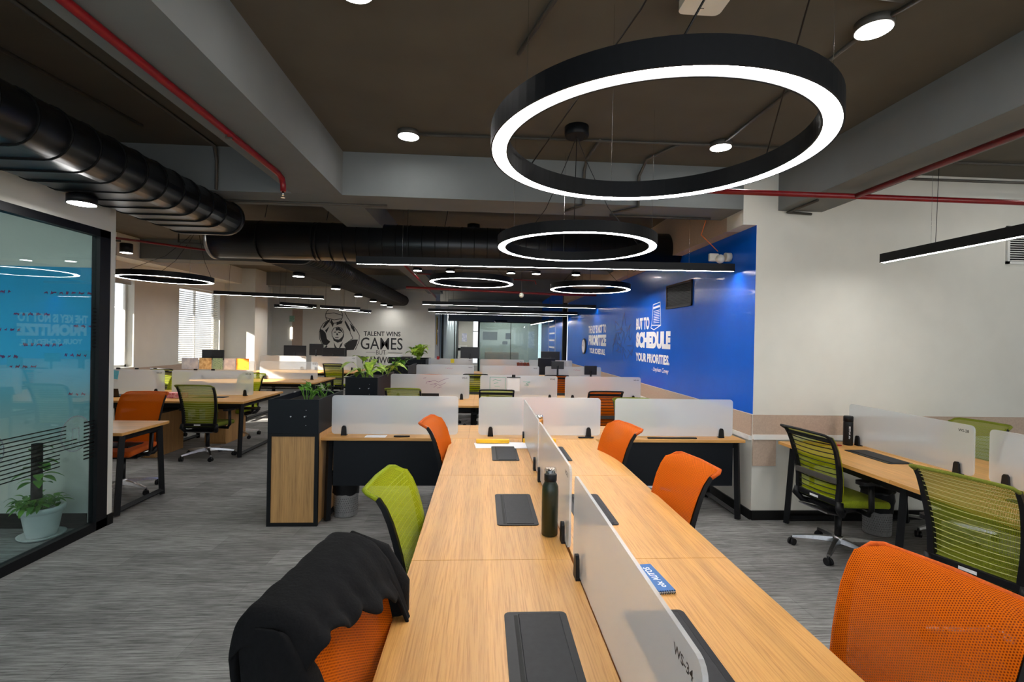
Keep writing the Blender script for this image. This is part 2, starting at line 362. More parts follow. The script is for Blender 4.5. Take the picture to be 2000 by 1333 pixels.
struct('baseboard_blue', 'base', (BX - .015, BX, FY + .0, 14.2, 0, .085))
# beams
struct('ceiling_beam', 'beam', (-6.35, 2.37, FY, FY + .42, BZ, SZ))
struct('ceiling_beam.001', 'beam', (-1.68, -1.25, -4, FY - .001, BZ, SZ))
struct('ceiling_beam.002', 'beam', (2.70, 3.12, -4, FY - .001, BZ, SZ))
struct('ceiling_beam.003', 'beam', (-6.35, 2.37, 8.75, 9.2, 2.9, SZ))
struct('ceiling_beam.004', 'beam', (-6.35, 2.37, 12.9, 13.3, 2.9, SZ))
struct('ceiling_beam.005', 'beam', (-1.68, -1.25, FY + .43, 14.9, BZ + .1, SZ))
struct('ceiling_beam.006', 'white', (-6.35, -5.95, 4.35, 12.3, 2.86, SZ))
# left wall with two windows
ZW0, ZW1 = .99, 2.62
struct('wall_left', 'white', (LX - .2, LX, -4, 8.3, 0, SZ), (LX - .2, LX, 9.22, 10.52, 0, SZ), (LX - .2, LX, 12.1, 15.2, 0, SZ),
       (LX - .2, LX, 8.3, 9.22, 0, ZW0), (LX - .2, LX, 10.52, 12.1, 0, ZW0), (LX - .2, LX, 8.3, 9.22, ZW1, SZ), (LX - .2, LX, 10.52, 12.1, ZW1, SZ))
struct('trim_6', 'band', (LX, LX + .012, 4.4, 12.3, .76, .965))
struct('trim_7', 'base', (LX, LX + .015, 4.4, 12.3, 0, .09))
struct('column_left', 'white', (LX, -5.62, 12.3, 13.0, 0, SZ))
for i, (y0, y1) in enumerate(((8.3, 9.22), (10.52, 12.1))):
    w = thing('window_%d' % (i + 1), None, None); w['kind'] = 'structure'
    bm = bmesh.new()
    for b in ((y0, y0 + .04, ZW0, ZW1), (y1 - .04, y1, ZW0, ZW1), (y0, y1, ZW0, ZW0 + .04), (y0, y1, ZW1 - .04, ZW1), ((y0 + y1) / 2 - .015, (y0 + y1) / 2 + .015, ZW0, ZW1)):
        box(bm, LX - .17, LX - .13, *b)
    link('window_frame', bm, 'whitel', w)
    boxo('window_pane', 'clearplastic', (LX - .155, LX - .15, y0 + .04, y1 - .04, ZW0 + .04, ZW1 - .04), w)
    b = thing('venetian_blind', ['raised white blind at the top of the window beside the glass meeting room', 'wide white slatted blind at the window further back'][i], 'blind', group='window blinds')
    bm = bmesh.new(); n = 34; tilt = .5 if i else 1.1; zb = ZW0 if i else 2.46
    for k in range(n):
        z = zb + .03 + k * (ZW1 - zb - .1) / n
        c, s = math.cos(tilt) * .018, math.sin(tilt) * .018
        a = [bm.verts.new(p) for p in ((LX - .05 - c, y0 + .02, z + s), (LX - .05 + c, y0 + .02, z - s), (LX - .05 + c, y1 - .02, z - s), (LX - .05 - c, y1 - .02, z + s))]
        bm.faces.new(a)
        a = [bm.verts.new(v.co + Vector((0, 0, .0015))) for v in a]; bm.faces.new(a)
    link('slats', bm, 'blind', b, normals=False)
    boxo('head_rail', 'blind', (LX - .08, LX - .02, y0 + .01, y1 - .01, ZW1 - .06, ZW1 - .02), b)
    bm = bmesh.new()
    for y in (y0 + .2, (y0 + y1) / 2, y1 - .2): tube(bm, [(LX - .028, y, zb + .02), (LX - .028, y, ZW1 - .04)], .0015, 4)
    link('ladder_cord', bm, 'paper', b)
# mural wall, corridor, far glazing
MY = 15.0
struct('wall_mural', 'white', (LX - .2, -1.47, MY, MY + .15, 0, SZ))
struct('wall_corridor', 'white', (-1.6, -1.47, MY + .151, 16.6, 0, SZ))
struct('wall_corridor_end', 'white', (-1.6, -.6, 29, 29.15, 0, SZ))
struct('wall_corridor_right', 'white', (-.22, -.12, 21, 29, 0, SZ))
struct('wall_far_room', 'white', (-.12, 2.7, 23.5, 23.65, 0, SZ))
struct('wall_far_header', 'beam', (-1.47, 2.5, 20.5, 20.62, 2.33, SZ))
struct('ceiling_corridor', 'white', (-1.47, -.2, 16.6, 29, 2.62, 2.68))
# corridor glazed side: black posts with grey curtain glass between
cg = thing('door_1', None, None); cg['kind'] = 'structure'
bm = bmesh.new()
for y in (16.65, 17.7, 18.1, 25.5, 27.5, 28.9): box(bm, -1.56, -1.46, y, y + .09, 0, 2.6)
link('door_frame', bm, 'black', cg)
boxo('glass_panel', 'tile', (-1.53, -1.5, 16.7, 28.9, .02, 2.6), cg)
win = thing('window_3', None, None); win['kind'] = 'structure'
bm = bmesh.new(); box(bm, -.6, -.2, 28.95, 29.0, 2.0, 2.06); box(bm, -.6, -.2, 28.95, 29.0, 0, .1); box(bm, -.62, -.57, 28.95, 29.0, 0, SZ)
link('window_frame', bm, 'whitel', win); boxo('window_pane', 'clearplastic', (-.58, -.2, 28.99, 28.995, .1, 2.6), win)
fg = thing('wall_far_glass', None, None); fg['kind'] = 'structure'
boxo('glass_pane', 'glassfar', (-.14, 1.18, 20.55, 20.56, .02, 2.32), fg); boxo('glass_pane', 'glassfar', (1.19, 2.5, 20.55, 20.56, .02, 2.32), fg)
bm = bmesh.new(); box(bm, -.2, -.14, 20.52, 20.6, 0, 2.33); box(bm, -.2, 2.5, 20.52, 20.6, 2.3, 2.36); box(bm, 1.175, 1.195, 20.54, 20.58, 0, 2.33)
link('glass_frame', bm, 'black', fg)
struct('wall_blue_far', 'blue', (BX, BX + .1, 15.0, 20.6, 0, SZ))
struct('trim_8', 'black', (BX - .03, BX + .1, 14.85, 14.999, 0, SZ))
struct('wall_recess', 'white', (BX + .3, BX + .4, 14.2, 14.85, 0, SZ), (BX + .0, BX + .4, 14.2, 14.21, 0, SZ))
# left meeting room of glass
GX, GY = -3.12, 4.30
struct('wall_glass_room', 'white', (GX - .119, GX - .061, 4.2, 4.2399, 0, 2.459), (GX - .12, GX, 4.24, GY, 0, SZ), (GX - .12, GX, -4, 4.239, 2.46, SZ), (LX, GX - .12, 4.2, GY, 0, SZ))
struct('baseboard_glass_room', 'base', (GX, GX + .012, 4.24, GY, 0, .09), (LX, GX - .12, 4.185, 4.2, 0, .12))
gw = thing('window_4', None, None); gw['kind'] = 'structure'
bm = bmesh.new(); box(bm, GX - .06, GX + .005, -4, 4.24, 2.40, 2.46); box(bm, GX - .06, GX + .005, -4, 4.24, 0, .07); box(bm, GX - .06, GX + .005, 4.13, 4.24, 0, 2.46); box(bm, GX - .06, GX + .005, 1.3, 1.36, 0, 2.46)
link('window_frame', bm, 'black', gw)
boxo('window_pane', 'glass', (GX - .032, GX - .024, -4, 4.13, .07, 2.40), gw)
rl = thing('panel_light', 'square ceiling lamp inside the glass meeting room', 'ceiling light', (-4.7, 2.2, 3.0))
boxo('lamp_housing', 'whitel', (-.16, .16, -.4, .4, .012, .06), rl); boxo('lamp_diffuser', 'led', (-.14, .14, -.38, .38, 0, .011), rl)
# frosted film on the glass: stripes and rings
bm = bmesh.new(); gfn = lambda u, v, t: (GX - .022 + t, u, v)
for k in range(11):
    z = .9 - k * .029
    stroke(bm, [(-.5 + (k % 3) * .05, z), (3.86 - (0 if k < 4 else -.1 * (k - 3) if k < 7 else .05), z)], .008, gfn, 0, .001)
    stroke(bm, [(4.03, z), (4.128, z)], .012, gfn, 0, .001)
for k in range(12): stroke(bm, [(4.1, 1.50 + k * .028), (4.128, 1.50 + k * .028)], .01, gfn, 0, .001)
link('film_stripe', bm, 'base', gw)
bm = bmesh.new()
for cy in (3.95, 3.25, 2.2):
    stroke(bm, [(cy + .135 * math.cos(t * PI / 16), .83 + .135 * math.sin(t * PI / 16)) for t in range(33)], .009, gfn, 0, .001)
    stroke(bm, [(cy - .03, .74), (cy + .03, .74), (cy + .03, .87), (cy - .03, .87), (cy - .03, .74)], .005, gfn, 0, .001)
link('film_ring', bm, 'tile', gw); bm = bmesh.new()
for cy in (3.95, 3.25, 2.2): prism(bm, [(cy + .13 * math.cos(t * PI / 16), .83 + .13 * math.sin(t * PI / 16)) for t in range(32)], gfn, -.0009, -.0001)
link('film_disc', bm, 'glassfar', gw)
bd = tag(boxo('writing_board', 'board', (LX + .05, GX - .07, 4.19, 4.199, .72, 2.15)), 'cyan glass writing board covered in marker notes inside the meeting room', 'whiteboard')
bm = bmesh.new(); bfn = lambda u, v, t: (u, 4.189 - t, v); rnd = random.Random(3)
for (x, z, w) in ((-3.42, 1.93, .34), (-3.95, 1.93, .2), (-3.7, 1.75, .25), (-3.3, 1.66, .12), (-3.85, 1.62, .2), (-3.6, 1.5, .3), (-3.9, 1.4, .2), (-3.35, 1.42, .15), (-3.75, 1.32, .2), (-3.32, 1.1, .14), (-4.1, 1.8, .2)):
    n = int(w / .012)
    q = x - w / 2
    while q < x + w / 2:
        m_ = rnd.randint(4, 8); stroke(bm, [(q + k * .006, z + (k % 2) * .016 + rnd.uniform(-.006, .006)) for k in range(m_)], .0035, bfn); q += m_ * .006 + .02
link('marker_note', bm, 'pen_r', bd)

# ---------------------------------------------------------------- benches
TZ, TT = .74, .026
def leg_frame(bm, a0, a1, along, c, h=TZ - TT, splay=.05, w=.05):
    """closed loop: two posts, floor bar, top bar. posts at a0/a1 along axis, at coordinate c"""
    P = (lambda a, z: (a, c, z)) if along == 'x' else (lambda a, z: (c, a, z))
    for a, s in ((a0, -1), (a1, 1)):
        tube(bm, [P(a + s * splay, .012), P(a, h)], w * .6, 4)
    tube(bm, [P(a0 - splay, .05), P(a1 + splay, .05)], w * .5, 4); tube(bm, [P(a0, h - .03), P(a1, h - .03)], w * .5, 4)
def bench_x(name, label, x0, x1, y0, y1, seams, gr, double=True, panel=False, legs=None, group=None):
    """bench running along x: tabletop panels, leg frames, cable tray, power boxes"""
    t = thing(name, label, 'desk', (0, 0, 0), 0, group)
    xs = [x0] + seams + [x1]; ym = (y0 + y1) / 2
    for a, b in zip(xs, xs[1:]):
        for q0, q1 in (((y0, ym - .004), (ym + .004, y1)) if double else ((y0, y1),)):
            boxo('desk_top', gr, (a + .001, b - .001, q0, q1, TZ - TT, TZ), t, bev=.0015)
    for x in (legs or [x0 + .05] + seams + [x1 - .05]):
        bm = bmesh.new(); leg_frame(bm, y0 + .07, y1 - .07, 'y', x); link('leg_frame', bm, 'black', t)
    bm = bmesh.new(); box(bm, x0 + .06, x1 - .06, y0 + .1, y0 + .13, TZ - TT - .07, TZ - TT); box(bm, x0 + .06, x1 - .06, y1 - .13, y1 - .1, TZ - TT - .07, TZ - TT)
    box(bm, x0 + .1, x1 - .1, ym - .1, ym + .1, .56, .57); link('cable_tray', bm, 'black', t)
    if panel: 
        p = boxo('modesty_panel', 'navy', (x0 + .1, x1 - .1, y0 + .035, y0 + .055, .31, TZ - TT), t)
        bm = bmesh.new()
        for r in range(3):
            for k in range(3): box(bm, x1 - .47 + k * .045 + (r % 2) * .01, x1 - .44 + k * .045 + (r % 2) * .01, y0 + .033, y0 + .036, .385 + r * .02, .39 + r * .02)
        link('vent_slot', bm, 'conduit', p)
    return t
def power_box(parent, cx, cy, along, L=.46, Wd=.2):
    a, b = (L / 2, Wd / 2) if along == 'x' else (Wd / 2, L / 2)
    bm = bmesh.new(); prism(bm, rr_poly(cx - a, cx + a, cy - b, cy + b, .018), lambda u, v, t: (u, v, t), TZ + .0002, TZ + .004)
    f = link('power_box_frame', bm, 'plastic', parent)
    bm = bmesh.new(); o = -.011 if along == 'y' else 0
    if along == 'y': box(bm, cx - a + .045, cx + a - .022, cy - b + .016, cy + b - .016, TZ + .0041, TZ + .0065, bev=.002)
    else: box(bm, cx - a + .016, cx + a - .016, cy - b + .045, cy + b - .022, TZ + .0041, TZ + .0065, bev=.002)
    link('flip_lid', bm, 'box', f)
    bm = bmesh.new(); box(bm, cx - a + .03, cx - a + .042, cy - b + .02, cy + b - .02, TZ + .0041, TZ + .0048) if along == 'y' else box(bm, cx - a + .02, cx + a - .02, cy - b + .03, cy - b + .042, TZ + .0041, TZ + .0048)
    link('brush_slot', bm, 'base', f)
    return f
def bench_y(name, label, x0, x1, y0, seams, y1):
    t = thing(name, label, 'desk'); xm = (x0 + x1) / 2; ys = [y0] + seams + [y1]
    for a, b in zip(ys, ys[1:]):
        for q0, q1 in ((x0, xm - .005), (xm + .005, x1)): boxo('desk_top', 'oak_y', (q0, q1, a + .0008, b - .0008, TZ - TT, TZ), t, bev=.0015)
    for y in [y0 + .05] + seams + [y1 - .05]:
        bm = bmesh.new(); leg_frame(bm, x0 + .11, x1 - .11, 'x', y); link('leg_frame', bm, 'black', t)
    bm = bmesh.new()
    for x in (x0 + .1, x1 - .13): box(bm, x, x + .03, y0 + .06, y1 - .06, TZ - TT - .07, TZ - TT)
    box(bm, xm - .1, xm + .1, y0 + .1, y1 - .1, .56, .57); link('cable_tray', bm, 'black', t)
    return t
near = bench_y('workstation_bench', 'long double oak bench running away from the camera between orange and green chairs', -.267, 1.026, -.46, [.74, 1.94, 3.14], 4.285)
for y in (.14, 1.33, 2.52, 3.74):
    power_box(near, .185, y, 'y'); power_box(near, .575, y, 'y')
rightb = bench_y('workstation_bench', 'oak bench along the white wall with green chairs on both sides', 2.71, 3.97, -.6, [.62, 1.85, 3.05], 4.26)
for y in (1.2, 2.42, 3.68): power_box(rightb, 3.16, y, 'y'); power_box(rightb, 3.52, y, 'y')
SEG = [-1.39, -.11, 1.16, 2.42]
r1 = bench_x('cross_desk', 'single oak desk row with dark panel crossing the end of the long bench', -1.39, 2.42, 4.29, 4.95, SEG[1:3], 'oak_x', double=False, panel=True, legs=[-1.33, 2.37])
ROWL = ['second', 'third', 'fourth', 'fifth']
YR = [(6.36, 7.62), (9.05, 10.31), (11.75, 13.01)]
rows = []
gaps = ['behind the cross desk', 'one aisle behind the row with marker scribbles', 'in front of the far glass meeting room']
for i, (a, b) in enumerate(YR):
    rows.append(bench_x('workstation_bench', 'double oak bench across the middle bay, ' + gaps[i], -1.30, 2.42, a, b, SEG[1:3], 'oak_x'))
lg = ['on the left with a single green chair pulled up', 'on the left below the board of colourful prints', 'on the far left below the basketball mural']
lrows = []
for i, (a, b) in enumerate([(6.50, 7.76), (9.2, 10.46), (11.9, 13.1)]):
    lrows.append(bench_x('workstation_bench', 'double oak bench ' + lg[i], -5.6 if i < 2 else -5.5, -3.1, a, b, [-4.36], 'oak_x'))
l1 = bench_x('workstation_bench', 'oak desk corner poking out past the glass meeting room', -5.6, -3.13, 4.42, 5.06, [-4.36], 'oak_x', double=False)
for x in (-.75, .53, 1.79):
    power_box(rows[0], x, 6.78, 'x', .42, .16)
power_box(lrows[0], -3.75, 6.95, 'x', .42, .16)

# ---------------------------------------------------------------- desk screens
def make_screen(w=1.12, h=.345, text=None, z0=.012):
    t = thing('desk_screen', 'x', 'desk screen')
    bm = bmesh.new(); prism(bm, rr_poly(-w / 2, w / 2, z0, z0 + h, .03), lambda u, v, q: (u, q, v), -.005, .005)
    link('screen_panel', bm, 'frost', t)
    for s in (-1, 1):
        bm = bmesh.new(); x = s * (w / 2 - .11)
        prism(bm, [(x - .025, 0), (x + .025, 0), (x + .018, .075), (x + .008, .088), (x - .008, .088), (x - .018, .075)], lambda u, v, q: (u, q, v), -.02, -.0055)
        prism(bm, [(x - .025, 0), (x + .025, 0), (x + .018, .075), (x + .008, .088), (x - .008, .088), (x - .018, .075)], lambda u, v, q: (u, q, v), .0055, .02)
        box(bm, x - .025, x + .025, -.02, .02, 0, z0 - .001)
        link('screen_clamp', bm, 'plastic', t)
    return t
scr0 = make_screen()
def screen(x, y, rz, label, group, text=None, tw=.075):
    t = copy_tree(scr0)
    t.location = (x, y, TZ); t.rotation_euler = (0, 0, rz); t['label'] = label; t['group'] = group
    if text: lettering('screen_number', text, lambda u, v: (u, -.0056, v), .56 - .035 - tw, .56 - .035, .012 + .345 - .055, .012 + .345 - .035, 'text_k', t, bold=.02)
    return t
# along the near bench, seen from its left side (local -y faces -x : rz = -90 deg)
screen(.378, 1.335, -PI / 2, 'frosted screen numbered thirty-four beside the blue notebook', 'screens along the near bench', 'WS-34', .085)
screen(.378, 2.56, -PI / 2, 'frosted screen behind the dark green bottle', 'screens along the near bench', 'WS-33')
screen(.378, 3.72, -PI / 2, 'frosted screen next to the copper bottle and yellow rulers', 'screens along the near bench')
screen(.378, .13, -PI / 2, 'frosted screen at the bottom edge, cut off by the frame', 'screens along the near bench')
screen(3.34, 3.64, -PI / 2, 'frosted screen beside the black bottle at the white wall', 'screens on the right bench', 'WS-28')
screen(3.34, 2.42, -PI / 2, 'frosted screen cut by the right edge, in front of the green chair back', 'screens on the right bench')
screen(3.34, 1.2, -PI / 2, 'frosted screen nearest the camera on the right bench', 'screens on the right bench')
CXS = [-.77, .535, 1.79]
for x, l in zip(CXS, ('bluish frosted screen behind the orange chair, next to the plant box', 'frosted screen at the head of the long bench above the yellow rulers', 'frosted screen on the cross desk against the blue wall')):
    screen(x, 4.40, 0, l, 'screens on the cross desk')
sc2 = []
for x, l, tx in zip([-.74, .535, 1.77], ('frosted screen with purple scribbles on the second row', 'frosted screen with green notes and a clipboard on the second row', 'plain frosted screen on the second row beside the blue wall'), ('WS-41', 'WS-42', 'WS-43')):
    sc2.append(screen(x, 6.99, 0, l, 'screens on the second middle row', tx))
for x, l, tx in zip([-.72, .56, 1.8], ('frosted screen with a short pink note on the third row', 'frosted screen on the third row behind the clipboard screen', 'frosted screen with a purple mark below the monitors'), ('WS-51', 'WS-52', None)):
    s_ = screen(x, 9.5, 0, l, 'screens on the third middle row', tx)
    if tx != 'WS-52':
        bm = bmesh.new(); rnd = random.Random(5)
        for q in range(5): stroke(bm, [(.0 + q * .03 + k * .006, .29 + rnd.uniform(-.01, .01)) for k in range(4)], .004, lambda u, v, t: (u, -.0055 - t, v))
        link('marker_scribble', bm, 'pen_r', s_)
for x, l in zip([-.8, .5, 1.75], ('frosted screen with yellow note and red clip on the fourth row', 'frosted screen on the fourth row beside the brown bag', 'frosted screen on the fourth row under the far monitor')):
    screen(x, 12.35, 0, l, 'screens on the fourth middle row', 'WS-61' if x < 1 else None)
ls = [screen(-3.83, 7.14, 0, 'frosted screen with two binder clips behind the green chair on the left', 'screens on the left rows', 'WS-18'),
      screen(-5.05, 7.14, 0, 'frosted screen with the cyan sticky note at the glass room', 'screens on the left rows', 'WS-17'),
      screen(-3.83, 9.85, 0, 'sunlit frosted screen on the left', 'screens on the left rows', 'WS-12'),
      screen(-5.02, 9.85, 0, 'frosted screen hung with colourful prints on the left', 'screens on the left rows'),
      screen(-3.75, 12.5, 0, 'frosted screen directly under the mural lettering', 'screens on the left rows', 'WS-06'),
      screen(-5.0, 12.5, 0, 'beige looking frosted screen under the two stacked monitors on the left', 'screens on the left rows', 'WS-05')]
for o_ in list(scr0.children) + [scr0]: bpy.data.objects.remove(o_)
# marker scribbles and notes on them
sfn = lambda u, v, t: (u, -.0055 - t, v)
bm = bmesh.new()
for p in ([(-.1, .30), (-.06, .31)], [(-.02, .25), (.06, .27), (.12, .25), (.2, .29), (.26, .3)], [(.0, .21), (.08, .23), (.14, .2), (.22, .24)], [(.05, .17), (.09, .2), (.06, .22)], [(.1, .16), (.16, .18)], [(-.06, .22), (-.05, .25), (.0, .26)]): stroke(bm, p, .004, sfn)
link('marker_scribble', bm, 'pen_p', sc2[0])
bm = bmesh.new()
for p in ([(-.42, .15), (-.42, .33), (-.2, .33), (-.2, .16)], [(-.38, .28), (-.34, .30), (-.3, .28), (-.26, .29)], [(-.36, .24), (-.3, .25)], [(-.35, .2), (-.28, .2)], [(.06, .27), (.16, .27), (.1, .24), (.14, .22), (.08, .22)]): stroke(bm, p, .005, sfn)
link('marker_scribble', bm, 'pen_g', sc2[1])
cb = thing('clipboard', 'white clipboard sheet hanging on the screen with green notes', 'clipboard', (.455, 6.978, .87))
boxo('sheet', 'paper', (-.09, .09, 0, .003, 0, .2), cb); boxo('clip', 'plastic', (-.1, .1, -.004, .004, .195, .205), cb); boxo('hook', 'plastic', (-.025, .025, -.004, .004, .206, .24), cb)
n_ = tag(boxo('sticky_note', 'sticky', (-.05, .05, 0, .003, -.06, .06)), 'curled cyan sticky note on the screen by the glass room', 'sticky note'); n_.location = (-5.16, 7.127, 1.02); n_.rotation_euler = (.0, .15, 0)
n_ = tag(boxo('sticky_note', 'stickyy', (-.045, .045, 0, .003, -.05, .05)), 'yellow sticky note on the far screen by the corridor', 'sticky note'); n_.location = (-.76, 12.335, 1.04)
for x, y, l in ((-5.12, 7.14, 'black binder clip just above the cyan sticky note'), (-4.87, 7.14, 'black binder clip right of the cyan sticky note'), (-4.07, 7.14, 'black binder clip on the left half of the screen behind the green chair'), (-3.83, 7.14, 'black binder clip at the middle of the screen behind the green chair')):
    bm = bmesh.new(); box(bm, -.02, .02, -.012, .012, -.008, .012); o = tag(link('binder_clip', bm, 'plastic'), l, 'clip', 'binder clips on the left screens'); o.location = (x, y, 1.106)
# prints hanging on the left screen
for x0, x1, m, l in ((-5.90, -5.58, 'lilacp', 'pale lilac landscape print on the left screen'), (-5.57, -5.33, 'tanp', 'tan patterned print between the lilac and green prints'), (-5.32, -5.12, 'greenp', 'small green checked print'), (-5.10, -4.88, 'lilacp', 'grey and white print left of the orange one'), (-4.87, -4.62, 'orangep', 'orange print with dark figure')):
    o = tag(boxo('print', m, (x0 + .05, x1 + .04, 9.80, 9.805, .92, 1.14)), l, 'poster', 'prints hung on the left screen')

# ---------------------------------------------------------------- office chairs
PROF = [(-.17, .44), (-.178, .50), (-.176, .57), (-.182, .64), (-.195, .71), (-.213, .78), (-.235, .85), (-.262, .91), (-.292, .953), (-.325, .975), (-.365, .98)]
def back_halfw(z): return .205 + .022 * min(1, (z - .44) / .4)
def make_chair(key, label, framed=True, light=False):
    """key o/g/ol ; framed: dark rim all round seen from behind ; light: pale wires"""
    t = thing('office_chair', label, 'chair')
    # backrest fabric, gently curved across
    bm = bmesh.new(); uvl = bm.loops.layers.uv.new('UVMap'); nu = 10; g = []; ulen = 0; us = []
    for i, (y, z) in enumerate(PROF):
        if i: ulen += math.hypot(y - PROF[i - 1][0], z - PROF[i - 1][1])
        us.append(ulen); hw = back_halfw(z); row = []
        for j in range(nu + 1):
            s = -1 + 2 * j / nu
            rnd_ = 1 - .12 * max(0, (i - 8) / 2) * (abs(s) > .85)
            row.append(bm.verts.new((s * hw * rnd_, y - .022 * (1 - s * s) * (1 - i / 14) + .01, z - (.012 * s * s * s * s if i > 8 else 0))))
        g.append(row)
    for i in range(len(PROF) - 1):
        for j in range(nu):
            f = bm.faces.new((g[i][j], g[i][j + 1], g[i + 1][j + 1], g[i + 1][j])); f.smooth = True
            for lp, (a, b) in zip(f.loops, ((i, j), (i, j + 1), (i + 1, j + 1), (i + 1, j))):
                lp[uvl].uv = ((-1 + 2 * b / nu) * .23, us[a])
    link('backrest', bm, 'mesh_' + key, t)
    if key != 'o' or True:   # rolled fabric head edge
        bm = bmesh.new(); pts = [(-.222, -.30, .945), (-.215, -.345, .968), (-.19, -.366, .974), (0, -.372, .978), (.19, -.366, .974), (.215, -.345, .968), (.222, -.30, .945)]
        tube(bm, pts, .010, 8); link('head_edge', bm, ('plastic' if (framed and not light) else 'seat_' + key), t)
    # black back frame : two rails and lower bar
    bm = bmesh.new()
    for s in (-1, 1):
        ring = []
        for i, (y, z) in enumerate(PROF[:-2]):
            hw = back_halfw(z); w = .034 - .016 * i / 9; d = .030 - .012 * i / 9
            x0, x1 = s * (hw - w), s * hw; ya, za = PROF[i + 1]; yb, zb = PROF[max(0, i - 1)]
            tl_ = math.hypot(ya - yb, za - zb); ny, nz = -(za - zb) / tl_, (ya - yb) / tl_; k0 = -.001
            ring.append([bm.verts.new(p) for p in ((x0, y + ny * d, z + nz * d), (x1, y + ny * d, z + nz * d), (x1, y + ny * k0, z + nz * k0), (x0, y + ny * k0, z + nz * k0))])
        for a, b in zip(ring, ring[1:]):
            for j in range(4): bm.faces.new((a[j], a[(j + 1) % 4], b[(j + 1) % 4], b[j]))
        bm.faces.new(ring[0]); bm.faces.new(ring[-1])
        tube(bm, [(s * .205, -.19, .47), (s * .21, -.20, .42), (s * .19, -.16, .37), (s * .1, -.05, .355)], [.022, .026, .024, .02], 8)
    box(bm, -.2, .2, -.205, -.178, .435, .475, bev=.004)
    if framed: box(bm, -.215, .215, -.288, -.272, .905, .935, bev=.004)
    link('back_frame', bm, 'plastic', t)
    if framed and not light:   # lumbar bar
        boxo('lumbar_bar', 'conduit', (-.195, .195, -.222, -.208, .60, .645), t, bev=.004)
    bm = bmesh.new(); rows_ = 13 if not light else 17
    for k in range(rows_):
        q = .07 + .74 * k / (rows_ - 1) + (.05 if light else 0); i = q * 9; i0 = min(8, int(i)); fr = i - i0
        y = PROF[i0][0] * (1 - fr) + PROF[i0 + 1][0] * fr; z = PROF[i0][1] * (1 - fr) + PROF[i0 + 1][1] * fr
        tube(bm, [(-back_halfw(z) + .02, y - .014, z), (-.1, y - .024, z - .004), (0, y - .027, z - .006), (.1, y - .024, z - .004), (back_halfw(z) - .02, y - .014, z)], .0022 if light else .0038, 4)
    link('back_wires', bm, 'wire' if light else 'plastic', t)
    tagm = boxo('care_tag', 'paper', (-.06, .02, -.207, -.2055, .445, .462), t)
    # seat
    bm = bmesh.new(); box(bm, -.235, .235, -.2, .235, .425, .485, bev=.026, seg=4)
    for v in bm.verts:
        if v.co.y > .1: v.co.z -= (v.co.y - .1) ** 2 * 1.6
        v.co.x *= 1 - .1 * max(0, -(v.co.y)) / .2
        if v.co.z > .46: v.co.z -= .012 * (1 - (v.co.x / .235) ** 2)
    link('seat', bm, 'seat_' + key, t, smooth=True)
    bm = bmesh.new(); box(bm, -.2, .2, -.17, .19, .405, .428, bev=.008)
    prism(bm, [(-.2, .405), (.1, .405), (.06, .35), (-.06, .335), (-.17, .37)], lambda u, v, q: (q, u, v), -.09, .09)
    link('seat_pan', bm, 'plastic', t)
    bm = bmesh.new(); prism(bm, [(-.235, .372), (-.06, .33), (-.05, .322), (-.235, .362)], lambda u, v, q: (q * (1 + (u + .235) * -1.5), u, v), -.14, .14); link('tilt_cover', bm, 'alu', t)
    for s in (-1, 1):
        bm = bmesh.new()
        tube(bm, [(s * .12, .0, .395), (s * .25, .01, .385), (s * .275, .01, .43), (s * .275, .0, .62)], .019, 8)
        a = link('armrest', bm, 'plastic', t)
        bm = bmesh.new(); prism(bm, rr_poly(s * .275 - .045, s * .275 + .045, -.11, .14, .035), lambda u, v, q: (u, v, q), .62, .645); link('arm_pad', bm, 'plastic', a)
    # base
    bm = bmesh.new(); lathe(bm, [(.024, .10), (.024, .335)], n=16); link('gas_column', bm, 'plastic', t)
    bm = bmesh.new(); lathe(bm, [(.035, .075), (.042, .09), (.04, .13), (.03, .14)], n=20)
    for k in range(5):
        a = k * 2 * PI / 5 + .3; c, s = math.cos(a), math.sin(a); r = []
        for d, hw, zt, zb in ((.02, .026, .125, .085), (.12, .02, .115, .085), (.22, .017, .098, .075), (.31, .014, .08, .064)):
            r.append([bm.verts.new((c * d - s * q, s * d + c * q, z)) for q, z in ((-hw, zb), (hw, zb), (hw * .7, zt), (-hw * .7, zt))])
        for u, v in zip(r, r[1:]):
            for j in range(4): bm.faces.new((u[j], u[(j + 1) % 4], v[(j + 1) % 4], v[j]))
        bm.faces.new(r[0][::-1]); bm.faces.new(r[-1])
    link('star_base', bm, 'alu', t)
    for k in range(5):
        a = k * 2 * PI / 5 + .3; p = Vector((math.cos(a) * .31, math.sin(a) * .31, 0)); bm = bmesh.new(); b = a + .9
        for q in (-.013, .013):
            c = p + Vector((-math.sin(b) * q * 1, math.cos(b) * q, .027)); ax = Vector((-math.sin(b), math.cos(b), 0))
            tube(bm, [c - ax * .009, c + ax * .009], .027, 16)
        tube(bm, [p + Vector((0, 0, .03)), p + Vector((0, 0, .066))], .01, 8)
        link('caster', bm, 'plastic', t)
    return t
protos = {}
def chair(key, style, x, y, rz, label, group):
    """x, y: middle of the chair's head edge"""
    k = (key, style)
    if k not in protos: protos[k] = t = make_chair(key, label, framed=style != 'soft', light=style == 'soft')
    else: t = copy_tree(protos[k])
    t.location = (x - math.sin(rz) * .37, y + math.cos(rz) * .37, 0); t.rotation_euler = (0, 0, rz); t['label'] = label; t['group'] = group
    return t
R = math.radians
GN = 'chairs at the near bench'
c1 = chair('o', 'soft', -.47, 1.34, R(-97), 'orange mesh chair with a black jacket over its back', GN)
chair('g', 'soft', -.48, 2.28, R(-95), 'lime green mesh chair on the left of the long bench', GN)
chair('o', 'soft', -.45, 3.90, R(-97), 'orange mesh chair left of the bench, beside the dark desk panel', GN)
chair('o', 'soft', 1.16, 3.70, R(100), 'orange mesh chair furthest along the right of the long bench', GN)
